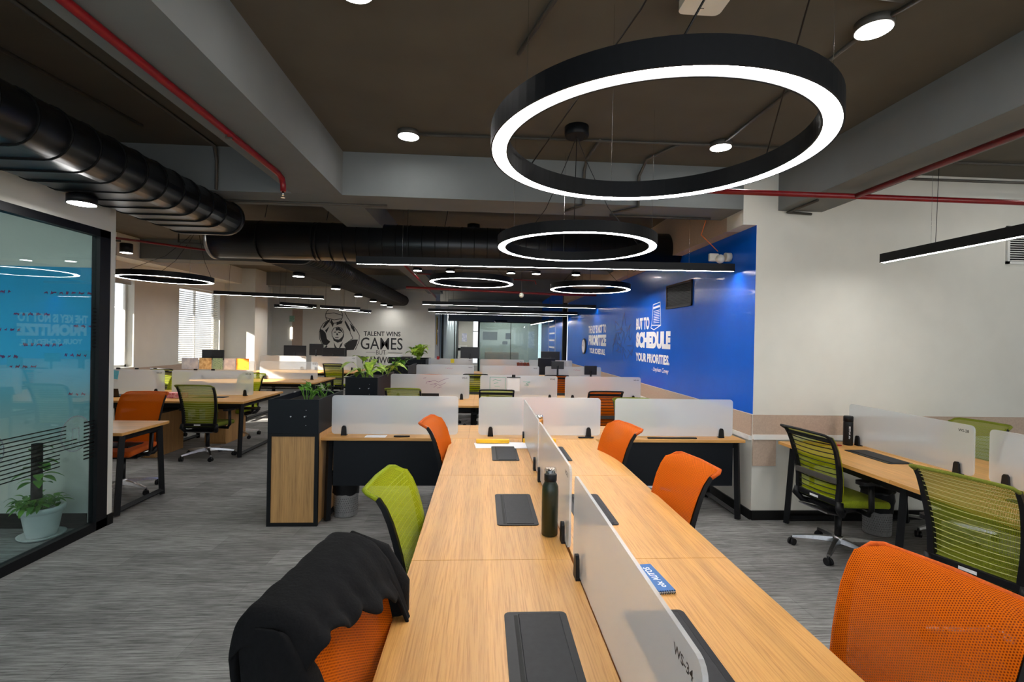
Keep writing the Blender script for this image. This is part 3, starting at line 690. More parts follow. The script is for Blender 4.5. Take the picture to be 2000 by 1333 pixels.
chair('o', 'soft', 1.21, 2.60, R(96), 'orange mesh chair halfway along the right of the long bench', GN)
chair('o', 'soft', 1.38, 1.33, R(103), 'large orange mesh chair in the bottom right corner', GN)
GRB = 'chairs at the right bench'
chair('g', 'dark', 2.44, 3.58, R(-83), 'black framed green chair with slatted back in front of the white wall', GRB)
chair('ol', 'soft', 2.42, 2.33, R(-74), 'olive mesh chair seen from behind at the right edge', GRB)
chair('ol', 'soft', 4.42, 4.0, R(98), 'olive chair on the wall side behind the right bench screens', GRB)
chair('ol', 'soft', 2.4, .9, R(-85), 'olive chair at the near end of the right bench', GRB)
GM = 'chairs at the middle rows'
chair('g', 'dark', .19, 6.12, 0, 'black framed chair with slatted back at the second row, behind the head of the bench', GM)
chair('o', 'soft', .655, 5.30, PI, 'orange chair whose top edge shows over the centre cross desk screen', GM)
chair('ol', 'soft', 1.70, 5.42, PI, 'olive chair facing the camera behind the gap in the cross desk screens', GM)
chair('o', 'dark', 1.6, 6.1, 0, 'black framed chair with slatted back beside the olive chair', GM)
chair('ol', 'soft', -1.0, 6.15, 0, 'olive mesh chair behind the bluish screen near the plant box', GM)
chair('o', 'soft', -.89, 8.5, PI, 'orange chair top behind the screen with purple scribbles', GM)
chair('o', 'dark', 1.36, 8.72, 0, 'orange chair with dark slats in the gap between second row screens', GM)
chair('o', 'soft', 2.02, 8.35, PI, 'orange chair top below the small monitor at the blue wall', GM)
chair('g', 'dark', -.12, 8.75, 0, 'black framed green chair in the gap between third row screens', GM)
chair('o', 'soft', .7, 11.2, PI, 'orange chair top behind a third row screen', GM)
GL = 'chairs at the left rows'
chair('o', 'soft', -3.62, 5.50, PI, 'orange chair partly hidden by the glass meeting room corner', GL)
chair('ol', 'soft', -3.59, 6.22, 0, 'olive mesh chair in full view at the left desk', GL)
chair('g', 'dark', -5.75, 9.0, R(-12), 'black framed chair near the blind, behind the left screens', GL)
chair('g', 'soft', -4.75, 8.1, R(150), 'lime green chair turned sideways between the left screens', GL)
chair('g', 'dark', -3.45, 11.35, 0, 'black framed green chair right of the sunlit screen', GL)
chair('g', 'soft', -3.75, 8.25, R(165), 'chair seen under the left desk beside the plant box', GL)

# ---------------------------------------------------------------- black jacket over the first chair
def jacket():
    bm = bmesh.new(); rnd = random.Random(4); nu, nv = 44, 40
    # path over the back: front hem -> crest -> rear hem (chair-local y, z)
    def path(v):
        pts = [(-.115, .50), (-.145, .70), (-.185, .84), (-.225, .93), (-.262, .975), (-.32, .998), (-.385, 1.0), (-.415, .965), (-.41, .86), (-.40, .74), (-.385, .62), (-.37, .50)]
        q = v * (len(pts) - 1); i = min(int(q), len(pts) - 2); f = q - i
        return pts[i][0] * (1 - f) + pts[i + 1][0] * f, pts[i][1] * (1 - f) + pts[i + 1][1] * f
    g = {}
    for j in range(nu + 1):
        s = -1 + 2 * j / nu
        for i in range(nv + 1):
            v = i / nv
            # front hem height varies across: long on near side, short in the middle, medium on the far side
            if s > -.8: f0 = .17 + .07 * (s + .8) + .012 * math.sin(s * 12)
            else: f0 = .17 - .1 * min(1, (-.8 - s) / .08)
            vv = f0 + (1 - f0) * v
            y, z = path(vv)
            hw = .248
            x = s * hw
            fold = .005 * math.sin(s * 7 + 2.2 * v) * (.3 if .25 < vv < .65 else 1) + .002 * math.sin(s * 19 + 5 * v) + .006 * math.sin(s * 17 + 1 + 2 * s * s) * max(0, 1 - v / .16)
            # the two sides wrap down round the back
            side = max(0, abs(s) - .86) / .14
            droop = -.06 * side * side * (1 if .3 < vv < .7 else .3)
            y += fold * (-1 if vv < .42 else 1) + (.012 if v < .04 else 0)
            z += droop + rnd.uniform(-.001, .001) 
            g[i, j] = bm.verts.new((x, y, z))
    for i in range(nv):
        for j in range(nu):
            f = bm.faces.new((g[i, j], g[i, j + 1], g[i + 1, j + 1], g[i + 1, j])); f.smooth = True
    o = thing('jacket', 'black jersey jacket draped over the back of the nearest orange chair', 'jacket', c1.location, c1.rotation_euler.z)
    b = link('jacket_body', bm, 'jacket', o)
    m = b.modifiers.new('s', 'SOLIDIFY'); m.thickness = .012; m.offset = 1; b.modifiers.new('u', 'SUBSURF').render_levels = 1
    bm = bmesh.new(); gg = []
    def yp(z):
        for (y0, z0), (y1, z1) in zip(PROF, PROF[1:]):
            if z0 <= z <= z1: return y0 + (y1 - y0) * (z - z0) / (z1 - z0)
        return PROF[0][0]
    for i in range(19):
        z = .985 - i * .033; row = []
        yf = (yp(z) + .022) if i else -.30
        yr = -.41 + .06 * i / 18; xf = .248 - .04 * min(1, i / 3)
        for j in range(13):
            q = j / 12; yq = max(0, (q - .17) / .83); e = min(1, q / .17)
            row.append(bm.verts.new((xf * (1 - e) + .258 * e - .02 * yq + (.03 + .03 * i / 18) * math.sin(PI * yq) * min(1, i / 3) + .008 * math.sin(yq * 15 + i * .2) * min(1, i / 4) * e, yf * (1 - yq) + yr * yq, z)))
        gg.append(row)
    for i in range(18):
        for j in range(12): bm.faces.new((gg[i][j], gg[i][j + 1], gg[i + 1][j + 1], gg[i + 1][j]))
    sp = link('jacket_side', bm, 'jacket', o, smooth=True); m = sp.modifiers.new('s', 'SOLIDIFY'); m.thickness = .01; sp.modifiers.new('u', 'SUBSURF').render_levels = 1
    # near sleeve hanging down and far cuff
    pass
    bm = bmesh.new(); tube(bm, [(-.23, -.35, .97), (-.27, -.26, .91), (-.275, -.2, .82), (-.27, -.19, .72)], [.04, .05, .045, .035], 14); link('sleeve', bm, 'jacket', o)
jacket()

# ---------------------------------------------------------------- planters
def leaf(bm, base, az, length, width, lift, droop, seg=7):
    pts = []; d = Vector((math.cos(az), math.sin(az), 0)); side = Vector((-math.sin(az), math.cos(az), 0))
    for i in range(seg + 1):
        q = i / seg; p = Vector(base) + d * length * (q * math.cos(lift) ) + Vector((0, 0, length * (q * math.sin(lift) - droop * q * q)))
        w = width * math.sin(PI * min(1, .08 + q * .94)) ** .8 * (.5 if i == 0 else 1)
        pts.append((bm.verts.new(p - side * w + Vector((0, 0, .12 * w))), bm.verts.new(p), bm.verts.new(p + side * w + Vector((0, 0, .12 * w)))))
    for a, b in zip(pts, pts[1:]):
        for j in range(2):
            f = bm.faces.new((a[j], a[j + 1], b[j + 1], b[j])); f.smooth = True
def plant(x, y, z, n, size, label, m='leaf', seed=1, spread=.1, group=None, stemh=.1, lean=(.3, 1.3)):
    rnd = random.Random(seed); o = thing('potted_plant', label, 'plant', (x, y, z), 0, group)
    bm = bmesh.new(); st = bmesh.new()
    for k in range(n):
        az = rnd.uniform(0, 2 * PI); bx, by = rnd.uniform(-spread, spread) * .5, rnd.uniform(-spread, spread) * .5
        h = stemh * rnd.uniform(.5, 1.5); q = rnd.uniform(*lean)
        tip = (bx + math.cos(az) * h * .35, by + math.sin(az) * h * .35, h)
        tube(st, [(bx * .4, by * .4, 0), (bx * .7, by * .7, h * .5), tip], .003, 5)
        leaf(bm, tip, az, size * rnd.uniform(.7, 1.15), size * rnd.uniform(.16, .24), q, rnd.uniform(.35, .85))
    link('leaves', bm, m, o, normals=False); link('stems', st, m, o)
    return o
def planter(x0, y0, L, label, wide=.42):
    t = thing('planter_box', label, 'planter', group='planter boxes along the aisle'); x1 = x0 + wide; y1 = y0 + L; H = 1.08
    bm = bmesh.new()
    for a, b, c, d in ((x0, x1, y0, y0 + .02), (x0, x1, y1 - .02, y1), (x0, x0 + .02, y0 + .0201, y1 - .0201), (x1 - .02, x1, y0 + .0201, y1 - .0201)): box(bm, a, b, c, d, .79, H)
    box(bm, x0 + .02, x1 - .02, y0 + .02, y1 - .02, .80, .82)
    for k in range(2):
        for xx in (x0 + wide * .5, x0 + wide * .74):
            pass
    tr = link('planter_trough', bm, 'navy', t)
    bm = bmesh.new()
    for xx in (.45, .72): tube(bm, [(x0 + wide * xx, y0 - .004, .935), (x0 + wide * xx, y0 + .001, .935)], .006, 8)
    for zz in (.86, .99, .94): tube(bm, [(x0 + wide * .75, y0 - .003, zz), (x0 + wide * .75, y0 + .001, zz)], .003, 6)
    link('bolt', bm, 'alu', tr)
    bm = bmesh.new()
    for a, b in ((x0, y0), (x1 - .03, y0), (x0, y1 - .03), (x1 - .03, y1 - .03)): box(bm, a, a + .03, b, b + .03, 0, .789)
    box(bm, x0 + .03, x1 - .03, y0, y0 + .03, 0, .03); box(bm, x0 + .03, x1 - .03, y1 - .03, y1, 0, .03); box(bm, x0 + .03, x1 - .03, y0 + .001, y0 + .03, .765, .789)
    link('planter_frame', bm, 'black', t)
    boxo('wood_panel', 'oak_z', (x0 + .031, x1 - .031, y0 + .008, y0 + .025, .031, .764), t)
    boxo('wood_panel', 'oak_z', (x1 - .025, x1 - .006, y0 + .031, y1 - .031, .01, .785), t); boxo('wood_panel', 'oak_z', (x0 + .006, x0 + .025, y0 + .031, y1 - .031, .01, .785), t)
    boxo('soil', 'soil', (x0 + .021, x1 - .021, y0 + .021, y1 - .021, .821, 1.03), t)
    return t
planter(-1.80, 4.2, .72, 'black and oak planter box nearest the camera, beside the cross desk')
planter(-1.80, 6.5, 1.2, 'dark planter box with the large leafy plant')
planter(-1.80, 9.1, 1.2, 'dark planter box third along the aisle')
planter(-1.80, 11.9, 1.2, 'dark planter box furthest back by the mural')
PG = 'plants in the planter boxes'
plant(-1.6, 4.55, 1.03, 11, .15, 'low plant with rounded leaves in the nearest planter', 'leafd', 3, .16, PG, .08, (.2, 1.2))
plant(-1.5, 4.72, 1.03, 7, .10, 'thin trailing plant at the back of the nearest planter', 'leafd', 9, .14, PG, .09, (.0, .6))
plant(-1.62, 6.82, 1.03, 16, .27, 'large variegated plant spreading over the second planter', 'leaf', 5, .16, PG, .17, (.1, 1.25))
plant(-1.42, 7.2, 1.03, 12, .26, 'arching variegated plant at the back of the second planter', 'leaf', 11, .16, PG, .15, (.0, 1.1))
plant(-1.6, 9.5, 1.03, 18, .22, 'dark green bushy plant in the third planter', 'leafd', 12, .2, PG, .1, (.2, 1.2))
plant(-1.6, 12.25, 1.03, 60, .34, 'bright yellow-green spiky plant in the last planter', 'leaf', 13, .14, PG, .2, (.6, 1.5))
# pot in the meeting room
pt = thing('plant_pot', 'white round pot on a saucer behind the meeting room glass', 'plant pot', (-3.44, 4.02, 0)); pt.scale = (.82, .82, .88)
bm = bmesh.new(); lathe(bm, [(.11, .02), (.125, .08), (.15, .22), (.158, .235), (.172, .237), (.174, .28), (.155, .282), (.15, .25)], n=36); link('pot', bm, 'pot', pt)
bm = bmesh.new(); lathe(bm, [(.15, .001), (.175, .02), (.18, .03), (.165, .028), (.15, .015)], n=36); link('saucer', bm, 'pot', pt)
pp = plant(-3.44, 3.97, .225, 110, .085, 'bushy green plant with a moss pole in the white pot', 'leafd', 21, .2, None, .07, (-.2, .9))
bm = bmesh.new(); tube(bm, [(0, 0, -.0), (0, 0, .52)], .035, 12); link('moss_pole', bm, 'soil', pp)
bm = bmesh.new(); rnd = random.Random(8)
for k in range(16):
    a = rnd.uniform(0, 6.28); leaf(bm, (math.cos(a) * .03, math.sin(a) * .03, rnd.uniform(.2, .5)), a, rnd.uniform(.09, .14), .03, .3, .6)
link('climbing_leaves', bm, 'leafd', pp, normals=False)

# ---------------------------------------------------------------- things on the near bench
b = thing('water_bottle', 'dark green bottle with clear flip lid on the long bench', 'bottle', (.32, 2.19, TZ))
bm = bmesh.new(); lathe(bm, [(.034, 0), (.037, .004), (.0375, .2), (.036, .222), (.028, .238), (.027, .245)], n=40); link('bottle_body', bm, 'bottle', b)
bm = bmesh.new(); lathe(bm, [(.0275, .2455), (.029, .248), (.029, .275), (.026, .278)], n=32); link('bottle_collar', bm, 'plastic', b)
bm = bmesh.new(); lathe(bm, [(.0285, .2785), (.0285, .296), (.023, .305), (.0, .306)], n=32, cap=False); link('bottle_lid', bm, 'clearplastic', b)
bm = bmesh.new(); box(bm, -.012, .012, -.006, .006, .279, .296); box(bm, -.02, -.014, -.004, .004, .279, .29); box(bm, .014, .02, -.004, .004, .279, .29); link('spout', bm, 'plastic', b)
b = thing('thermos_bottle', 'copper coloured bottle with silver cap in the gap between screens', 'bottle', (.455, 3.80, TZ))
bm = bmesh.new(); lathe(bm, [(.034, 0), (.035, .005), (.035, .25), (.03, .262)], n=32); link('bottle_body', bm, 'copper', b)
bm = bmesh.new(); lathe(bm, [(.031, .2625), (.031, .285), (.026, .29)], n=32); link('bottle_lid', bm, 'silver', b)
b = thing('water_bottle', 'black bottle with white lettering against the white wall', 'bottle', (3.265, 4.12, TZ))
bm = bmesh.new(); lathe(bm, [(.036, 0), (.038, .004), (.038, .2), (.036, .21)], n=32); link('bottle_body', bm, 'plastic', b)
bm = bmesh.new(); lathe(bm, [(.0385, .2105), (.0385, .25), (.034, .258)], n=32); link('bottle_lid', bm, 'plastic', b)
lettering('bottle_logo', 'olx AUTOS', lambda u, v: (-.015 + v * 0 + (v), -.0388 + v * v * 8, u), .06, .17, -.008, .008, 'text_w', b, bold=.01)
nb = thing('notebook', 'small blue spiral notebook lying by the numbered screen', 'notebook', (.655, 1.765, TZ), R(6))
boxo('pages', 'paper', (-.03, .03, -.1, .1, .001, .009), nb); boxo('cover', 'bluebk', (-.032, .032, -.102, .102, .0092, .0112), nb)
bm = bmesh.new()
for k in range(7):
    x = -.026 + k * .0087; tube(bm, [(x, -.096, .009), (x, -.104, .014), (x, -.110, .008), (x, -.104, .001), (x, -.098, .004)], .0012, 5)
link('spiral_binding', bm, 'plastic', nb)
lettering('cover_logo', 'olx AUTOS', lambda u, v: (-v, u, .0115), -.075, .075, -.013, .013, 'text_w', nb, bold=.02)
# papers and rulers
o = thing('paper_stack', 'loose white papers with a pen mark at the head of the long bench', 'papers', (.22, 4.02, TZ))
bm = bmesh.new()
for k, (a, x, y) in enumerate(((.1, -.12, 0), (-.06, .05, .01), (.04, .2, -.02))):
    box(bm, -.15, .15, -.1, .1, .001 + k * .0015, .002 + k * .0015, mtx=Matrix.Translation((x, y, 0)) @ Matrix.Rotation(a, 4, 'Z'))
link('sheets', bm, 'paper', o)
for k, (x, y, l) in enumerate(((.1, 4.09, 'yellow ruler box lying on the papers, left one'), (.5, 4.12, 'yellow ruler box seen through the screen at the bench end'))):
    o = tag(boxo('ruler_box', 'yellow', (-.14, .14, -.02, .02, 0, .03), bev=.003), l, 'ruler box'); o.location = (x, y, TZ + .0065)
o = tag(boxo('paper_sheet', 'paper', (-.09, .09, -.05, .05, 0, .002)), 'loose white paper on the cross desk beside the plant box', 'paper'); o.location = (-.93, 4.35, TZ + .001)
for x, l in ((-.7, 'black marker lying under the bluish screen'), (.95, 'black marker lying at the right end of the centre screen'), (1.75, 'long dark pencil case lying on the cross desk by the blue wall')):
    w = .23 if x > 1.5 else .07
    o = tag(boxo('marker_pen' if w < .1 else 'pencil_case', 'plastic', (-w, w, -.012, .012, 0, .012), bev=.004), l, 'pen' if w < .1 else 'pencil case'); o.location = (x, 4.335, TZ + .001)
o = tag(boxo('magazine', 'redp', (-.12, .12, -.08, .08, 0, .008)), 'red and white booklet by the black bottle', 'booklet'); o.location = (3.05, 4.15, TZ + .001)
o = tag(boxo('tissue_box', 'pink', (-.12, .12, -.06, .06, 0, .07), bev=.003), 'pink and white box on the left desk behind the olive chair', 'box'); o.location = (-4.15, 6.85, TZ + .001)
o = thing('laptop', 'dark closed-back laptop on the left desk beside the glass room', 'laptop', (-5.05, 6.95, TZ))
boxo('keyboard_deck', 'plastic', (-.17, .17, -.12, .12, .001, .015), o); bm = bmesh.new(); box(bm, -.17, .17, -.004, .004, .016, .12, mtx=Matrix.Translation((0, -.12, 0)) @ Matrix.Rotation(.2, 4, 'X')); link('display_lid', bm, 'screenblk', o)
o = thing('laptop', 'dark laptop behind the screen with purple scribbles', 'laptop', (-.72, 6.72, TZ))
boxo('keyboard_deck', 'plastic', (-.14, .14, -.1, .1, .001, .014), o); bm = bmesh.new(); box(bm, -.14, .14, -.004, .004, .015, .13, mtx=Matrix.Translation((0, -.1, 0)) @ Matrix.Rotation(.1, 4, 'X')); link('display_lid', bm, 'screenblk', o)
def monitor(x, y, rz, zc, w, h, label, stand=True):
    t = thing('monitor', label, 'monitor', (x, y, TZ), rz, 'monitors on the rows')
    boxo('monitor_housing', 'screenblk', (-w / 2, w / 2, -.02, .02, zc - h / 2 - TZ, zc + h / 2 - TZ), t, bev=.006)
    boxo('display', 'plastic', (-w / 2 + .01, w / 2 - .01, .0201, .022, zc - h / 2 - TZ + .01, zc + h / 2 - TZ - .01), t)
    bm = bmesh.new(); tube(bm, [(0, -.03, .01), (0, -.03, zc - TZ)], .018, 8); link('stand_post', bm, 'plastic', t)
    boxo('stand_base', 'plastic', (-.1, .1, -.09, .05, .0005, .012), t, bev=.003)
    return t
monitor(1.30, 9.75, .15, 1.08, .36, .34, 'dark blue monitor back on the third row')
monitor(1.44, 9.2, -.1, 1.14, .24, .15, 'small monitor raised on a tall thin post')
monitor(2.08, 9.2, 0, 1.05, .24, .17, 'small monitor standing alone against the blue wall')
monitor(-.33, 12.8, 0, 1.24, .5, .30, 'monitor at the corridor end with a green mark on its screen')
monitor(1.8, 12.8, 0, 1.18, .5, .26, 'monitor below the blue panel with white ladder drawing')
monitor(-5.42, 10.1, 0, 1.17, .42, .25, 'monitor top above the colourful prints')
monitor(-4.85, 12.85, 0, 1.19, .56, .32, 'monitor in front of the light slot on the left')
monitor(-4.35, 12.98, 0, 1.25, .36, .3, 'second monitor overlapping the one by the light slot')
monitor(-3.85, 12.8, 0, 1.14, .56, .34, 'wide dark monitor covering the bottom of the player mural')
for i, z in enumerate((.8, .88, .96, 1.04, 1.12)):
    pass
o = thing('printer', 'grey and black printer stack left of the spiky plant', 'printer', (-2.25, 13.6, 0))
boxo('printer_body', 'plastic', (-.3, .3, -.25, .25, .9, 1.03), o, bev=.01); boxo('printer_lid', 'box', (-.3, .28, -.25, .25, 1.031, 1.07), o); boxo('printer_tray', 'whitel', (-.38, .0, -.26, .2, 1.071, 1.12), o); boxo('printer_cabinet', 'whitel', (-.3, .3, -.24, .25, 0, .899), o)
o = thing('copier', 'grey copier standing at the far end of the corridor', 'copier', (-1.1, 27.8, 0))
boxo('copier_body', 'whitel', (-.3, .3, -.3, .3, 0, .9), o, bev=.01); boxo('copier_panel', 'plastic', (-.3, .3, -.3, .3, .901, 1.06), o); boxo('copier_feeder', 'whitel', (-.28, .2, -.25, .25, 1.061, 1.2), o)
o = thing('tote_bag', 'brown leather bag leaning on the fourth row desk', 'bag', (1.05, 12.1, TZ))
for k in range(4):
    bm = bmesh.new(); box(bm, -.035, .035, -.06, .06, .001, .3, bev=.01, mtx=Matrix.Translation((-.12 + k * .08, 0, 0)) @ Matrix.Rotation(-.12, 4, 'Y')); link('bag_panel', bm, 'brownp', o)
o = tag(boxo('binder_clip', 'redp', (-.035, .035, -.012, .012, -.02, .06), bev=.004), 'red clip on the far screen near the yellow note', 'clip'); o.location = (-1.12, 12.35, 1.09)
o = tag(boxo('storage_box', 'orangep', (-.2, .2, -.12, .12, 0, .16), bev=.02), 'orange bag on the last row before the glass wall', 'bag'); o.location = (.35, 12.7, TZ + .001 + .24); o.location.z = TZ + .001; o.scale.z = 2.1

# ---------------------------------------------------------------- bins and cabinets
def bin_(x, y, label):
    t = thing('waste_bin', label, 'bin', (x, y, 0), 0, 'steel waste bins'); bm = bmesh.new(); lathe(bm, [(.10, .002), (.104, .01), (.108, .255), (.112, .262)], n=36); link('bin_body', bm, 'steel', t)
    bm = bmesh.new(); rnd = random.Random(2)
    for k in range(24):
        pass
    rings = []
    for r, z in ((.1125, .2), (.118, .262), (.125, .3), (.118, .36), (.13, .385), (.105, .37), (.1, .25)):
        rings.append([bm.verts.new(((r + rnd.uniform(-.006, .006)) * math.cos(2 * PI * j / 24), (r + rnd.uniform(-.006, .006)) * math.sin(2 * PI * j / 24), z + rnd.uniform(-.008, .008))) for j in range(24)])
    for a, b in zip(rings, rings[1:]):
        for j in range(24): f = bm.faces.new((a[j], a[(j + 1) % 24], b[(j + 1) % 24], b[j])); f.smooth = True
    link('bin_liner', bm, 'plastic', t)
    bm = bmesh.new()
    for zz in range(7):
        for k in range(40):
            a = 2 * PI * (k + .5 * (zz % 2)) / 40; z = .05 + zz * .02; rr = .1052 + .004 * z / .25
            tube(bm, [(rr * math.cos(a), rr * math.sin(a), z), ((rr + .0012) * math.cos(a), (rr + .0012) * math.sin(a), z)], .003, 5)
    link('perforation', bm, 'plastic', t)
    return t
bin_(-1.22, 4.49, 'steel bin with black liner under the cross desk by the planter')
bin_(3.45, 4.0, 'steel bin with black liner under the right bench')
def cabinet(x0, x1, y0, y1, h, label, top='box'):
    t = thing('drawer_cabinet', label, 'cabinet', group='oak cabinets under the left desks')
    boxo('cabinet_body', 'oak_z', (x0, x1, y0 + .02, y1, .001, h), t); boxo('cabinet_top', top, (x0 - .005, x1 + .005, y0, y1 + .005, h + .001, h + .02), t)
    for k in range(2):
        d = boxo('drawer', 'oak_z', (x0 + .003, x1 - .003, y0 + .003, y0 + .019, .02 + k * h / 2, h / 2 - .005 + k * h / 2), t)
        boxo('drawer_handle', 'alu', ((x0 + x1) / 2 - .05, (x0 + x1) / 2 + .05, y0 - .012, y0 + .0025, h / 2 - .04 + k * h / 2, h / 2 - .03 + k * h / 2), d)
cabinet(-4.62, -4.2, 6.5, 7.1, .56, 'oak pedestal under the left desk left of the olive chair')
cabinet(-4.05, -3.75, 7.35, 7.95, .52, 'oak pedestal behind the base of the olive chair')
cabinet(-3.32, -3.0, 8.7, 9.0, .6, 'sunlit oak cabinet between the left desks')

# ---------------------------------------------------------------- lights
def wires(parent, pts, r=.003, m='plastic', name='cord'):
    for p in pts:
        bm = bmesh.new(); tube(bm, p, r, 5); link(name, bm, m, parent)
def ring(x, y, z, label, canopy=None, tilt=(0, 0), r=.585):
    t = thing('ring_light', label, 'pendant light', (x, y, z), 0, 'round pendant lights'); n = 96
    t.rotation_euler = (tilt[0], tilt[1], 0)
    bm = bmesh.new(); lathe_prof = [(r, 0), (r, .075), (r - .062, .075), (r - .062, 0), (r - .056, 0), (r - .056, .012), (r - .006, .012), (r - .006, 0)]
    rr = [[bm.verts.new((a * math.cos(2 * PI * j / n), a * math.sin(2 * PI * j / n), b)) for j in range(n)] for a, b in lathe_prof]
    for i in range(len(rr)):
        q = rr[(i + 1) % len(rr)]
        for j in range(n): bm.faces.new((rr[i][j], rr[i][(j + 1) % n], q[(j + 1) % n], q[j]))
    link('ring_housing', bm, 'black', t)
    bm = bmesh.new(); a_ = [bm.verts.new(((r - .0565) * math.cos(2 * PI * j / n), (r - .0565) * math.sin(2 * PI * j / n), .002)) for j in range(n)]; b_ = [bm.verts.new(((r - .0055) * math.cos(2 * PI * j / n), (r - .0055) * math.sin(2 * PI * j / n), .002)) for j in range(n)]
    for j in range(n): bm.faces.new((a_[j], b_[j], b_[(j + 1) % n], a_[(j + 1) % n]))
    bmesh.ops.recalc_face_normals(bm, faces=bm.faces)
    link('ring_diffuser', bm, 'led', t, normals=False)
    top = SZ - z
    for k in range(3):
        a = PI / 2 + k * 2 * PI / 3; p = Vector(((r - .03) * math.cos(a), (r - .03) * math.sin(a), .075))
        bm = bmesh.new(); tube(bm, [p, (p.x, p.y, top)], .0012, 4); link('suspension_wire', bm, 'silver', t)
    cx, cy = (canopy or (0, 0))
    if canopy is not False:
        bm = bmesh.new(); lathe(bm, [(.085, top - .075), (.09, top - .07), (.09, top - .001)], cx, cy, 28); link('canopy', bm, 'black', t)
        for k, a in enumerate((.3, 2.4, 4.5)):
            p = Vector(((r - .03) * math.cos(a), (r - .03) * math.sin(a), .075)); c = Vector((cx, cy, top - .07)); mid = (p + c) / 2 + Vector((0, 0, -.12))
            bm = bmesh.new(); tube(bm, [c, c * .65 + mid * .35 + Vector((0, 0, -.02)), mid, p * .6 + mid * .4, p], .003, 5); link('power_cord', bm, 'plastic', t)
    return t
ring(.60, 1.735, 2.31, 'largest ring light hanging over the near bench', (.15, -.9))
ring(.68, 3.58, 2.31, 'ring light second from the camera, over the far end of the long bench', (.0, .05))
ring(-.17, 6.8, 2.395, 'left one of the two small ring lights over the middle rows', (0, .1), (.0, .012))
ring(1.56, 7.05, 2.37, 'right one of the two small ring lights, in front of the blue wall', (0, 0))
ring(-4.50, 7.15, 2.37, 'ring light on the left in front of the windows', (.3, .2), (.0, .015))
def linear(p, q, label, z2=None, group='straight pendant lights'):
    p, q = Vector(p), Vector(q); d = q - p; L = d.length
    t = thing('linear_light', label, 'pendant light', p, math.atan2(d.y, d.x), group); t.rotation_euler.y = -math.atan2(d.z, math.hypot(d.x, d.y))
    bm = bmesh.new(); box(bm, 0, L, -.025, .025, .003, .075); box(bm, 0, L, -.025, -.021, 0, .003); box(bm, 0, L, .021, .025, 0, .003); link('light_housing', bm, 'black', t)
    bm = bmesh.new(); f = bm.faces.new([bm.verts.new(c) for c in ((0.002, -.0205, .0015), (0.002, .0205, .0015), (L - .002, .0205, .0015), (L - .002, -.0205, .0015))]); f.normal_flip() ; link('light_diffuser', bm, 'led', t, normals=False)
    for k in (.12, .5, .88):
        bm = bmesh.new(); tube(bm, [(L * k, 0, .075), (L * k, 0, SZ - p.z)], .0012, 4); link('suspension_wire', bm, 'silver', t)
    bm = bmesh.new(); tube(bm, [(L * .13, 0, .075), (L * .13 + .02, .0, SZ - p.z)], .0025, 4); link('power_cord', bm, 'plastic', t)
linear((-1.24, 4.80, 2.33), (2.45, 4.62, 2.33), 'long straight pendant crossing in front of the black duct')
linear((-1.31, 10.5, 2.33), (2.46, 10.5, 2.33), 'straight pendant across the third row')
linear((-1.40, 12.4, 2.285), (2.45, 12.5, 2.285), 'straight pendant across the fourth row')
linear((-1.36, 13.9, 2.3), (2.40, 13.85, 2.3), 'straight pendant furthest back before the glass wall')
linear((-5.35, 9.95, 2.40), (-3.40, 10.55, 2.40), 'straight pendant on the left under the ring light')
linear((-5.24, 12.5, 2.31), (-4.33, 12.6, 2.31), 'short pendant lower one of the left crossing pair')
linear((-4.9, 12.0, 2.34), (-4.30, 12.75, 2.34), 'short pendant upper one of the left crossing pair')
linear((-4.15, 12.6, 2.32), (-3.30, 13.2, 2.32), 'short pendant just above the ball of the mural')
linear((-3.75, 12.9, 2.29), (-3.1, 13.6, 2.27), 'short pendant right of the mural ball')
linear((3.36, 3.90, 2.33), (3.36, .2, 2.33), 'straight pendant over the right bench')
linear((.45, 19.0, 2.28), (.95, 19.2, 2.28), 'short pendant before the far glass wall')
linear((2.2, 15.2, 2.22), (1.9, 19.2, 2.20), 'slanted pendant near the far blue panel')
def down(x, y, z, label, r=.085, h=.05, m='black'):
    t = thing('downlight', label, 'ceiling light', (x, y, z), 0, 'surface mounted downlights')
    bm = bmesh.new(); lathe(bm, [(r, 0), (r, h), (r * .9, h + .003)], n=32); link('downlight_housing', bm, m, t)
    bm = bmesh.new(); vs = [bm.verts.new((r * .93 * math.cos(2 * PI * j / 28), r * .93 * math.sin(2 * PI * j / 28), -.001)) for j in range(28)]; f = bm.faces.new(vs); f.normal_flip(); link('downlight_diffuser', bm, 'dled', t, normals=False)
for x, y, l in ((-.61, 2.25, 'ceiling downlight cut by the top edge of the picture'), (1.91, 2.30, 'ceiling downlight right of the largest ring'), (-.61, 3.84, 'ceiling downlight before the cross beam, left of the ring'), (1.88, 3.79, 'ceiling downlight seen through the largest ring'), (4.9, 3.5, 'ceiling downlight over the white wall')):
    down(x, y, SZ - .043, l, r=.085, h=.04, m='conduit')
OB = 2.565      # underside of the oval duct
for k, y in enumerate((3.52, 7.46, 9.3, 10.95, 12.4, 13.7, 14.6)):
    down(-2.78, y, OB - .06, ['downlight hanging under the duct by the glass room', 'downlight under the duct, first beyond the black cross duct', 'downlight under the duct, second beyond the cross duct', 'downlight under the duct, third beyond the cross duct', 'downlight under the duct, fourth beyond the cross duct', 'downlight under the duct, fifth beyond the cross duct', 'downlight under the duct, last before the mural wall'][k], .085, .055)
down(-3.95, 5.6, 2.5, 'black cylinder downlight at the corner of the glass room', .06, .1)
for x, l in ((-1.22, 'left of the round lights'), (-.62, 'above the left small ring'), (.50, 'right of the left small ring'), (.97, 'between the two small rings'), (1.72, 'above the right small ring')):
    down(x, 8.98, 2.9 - .054, 'downlight under the middle beam, ' + l, .08, .05)
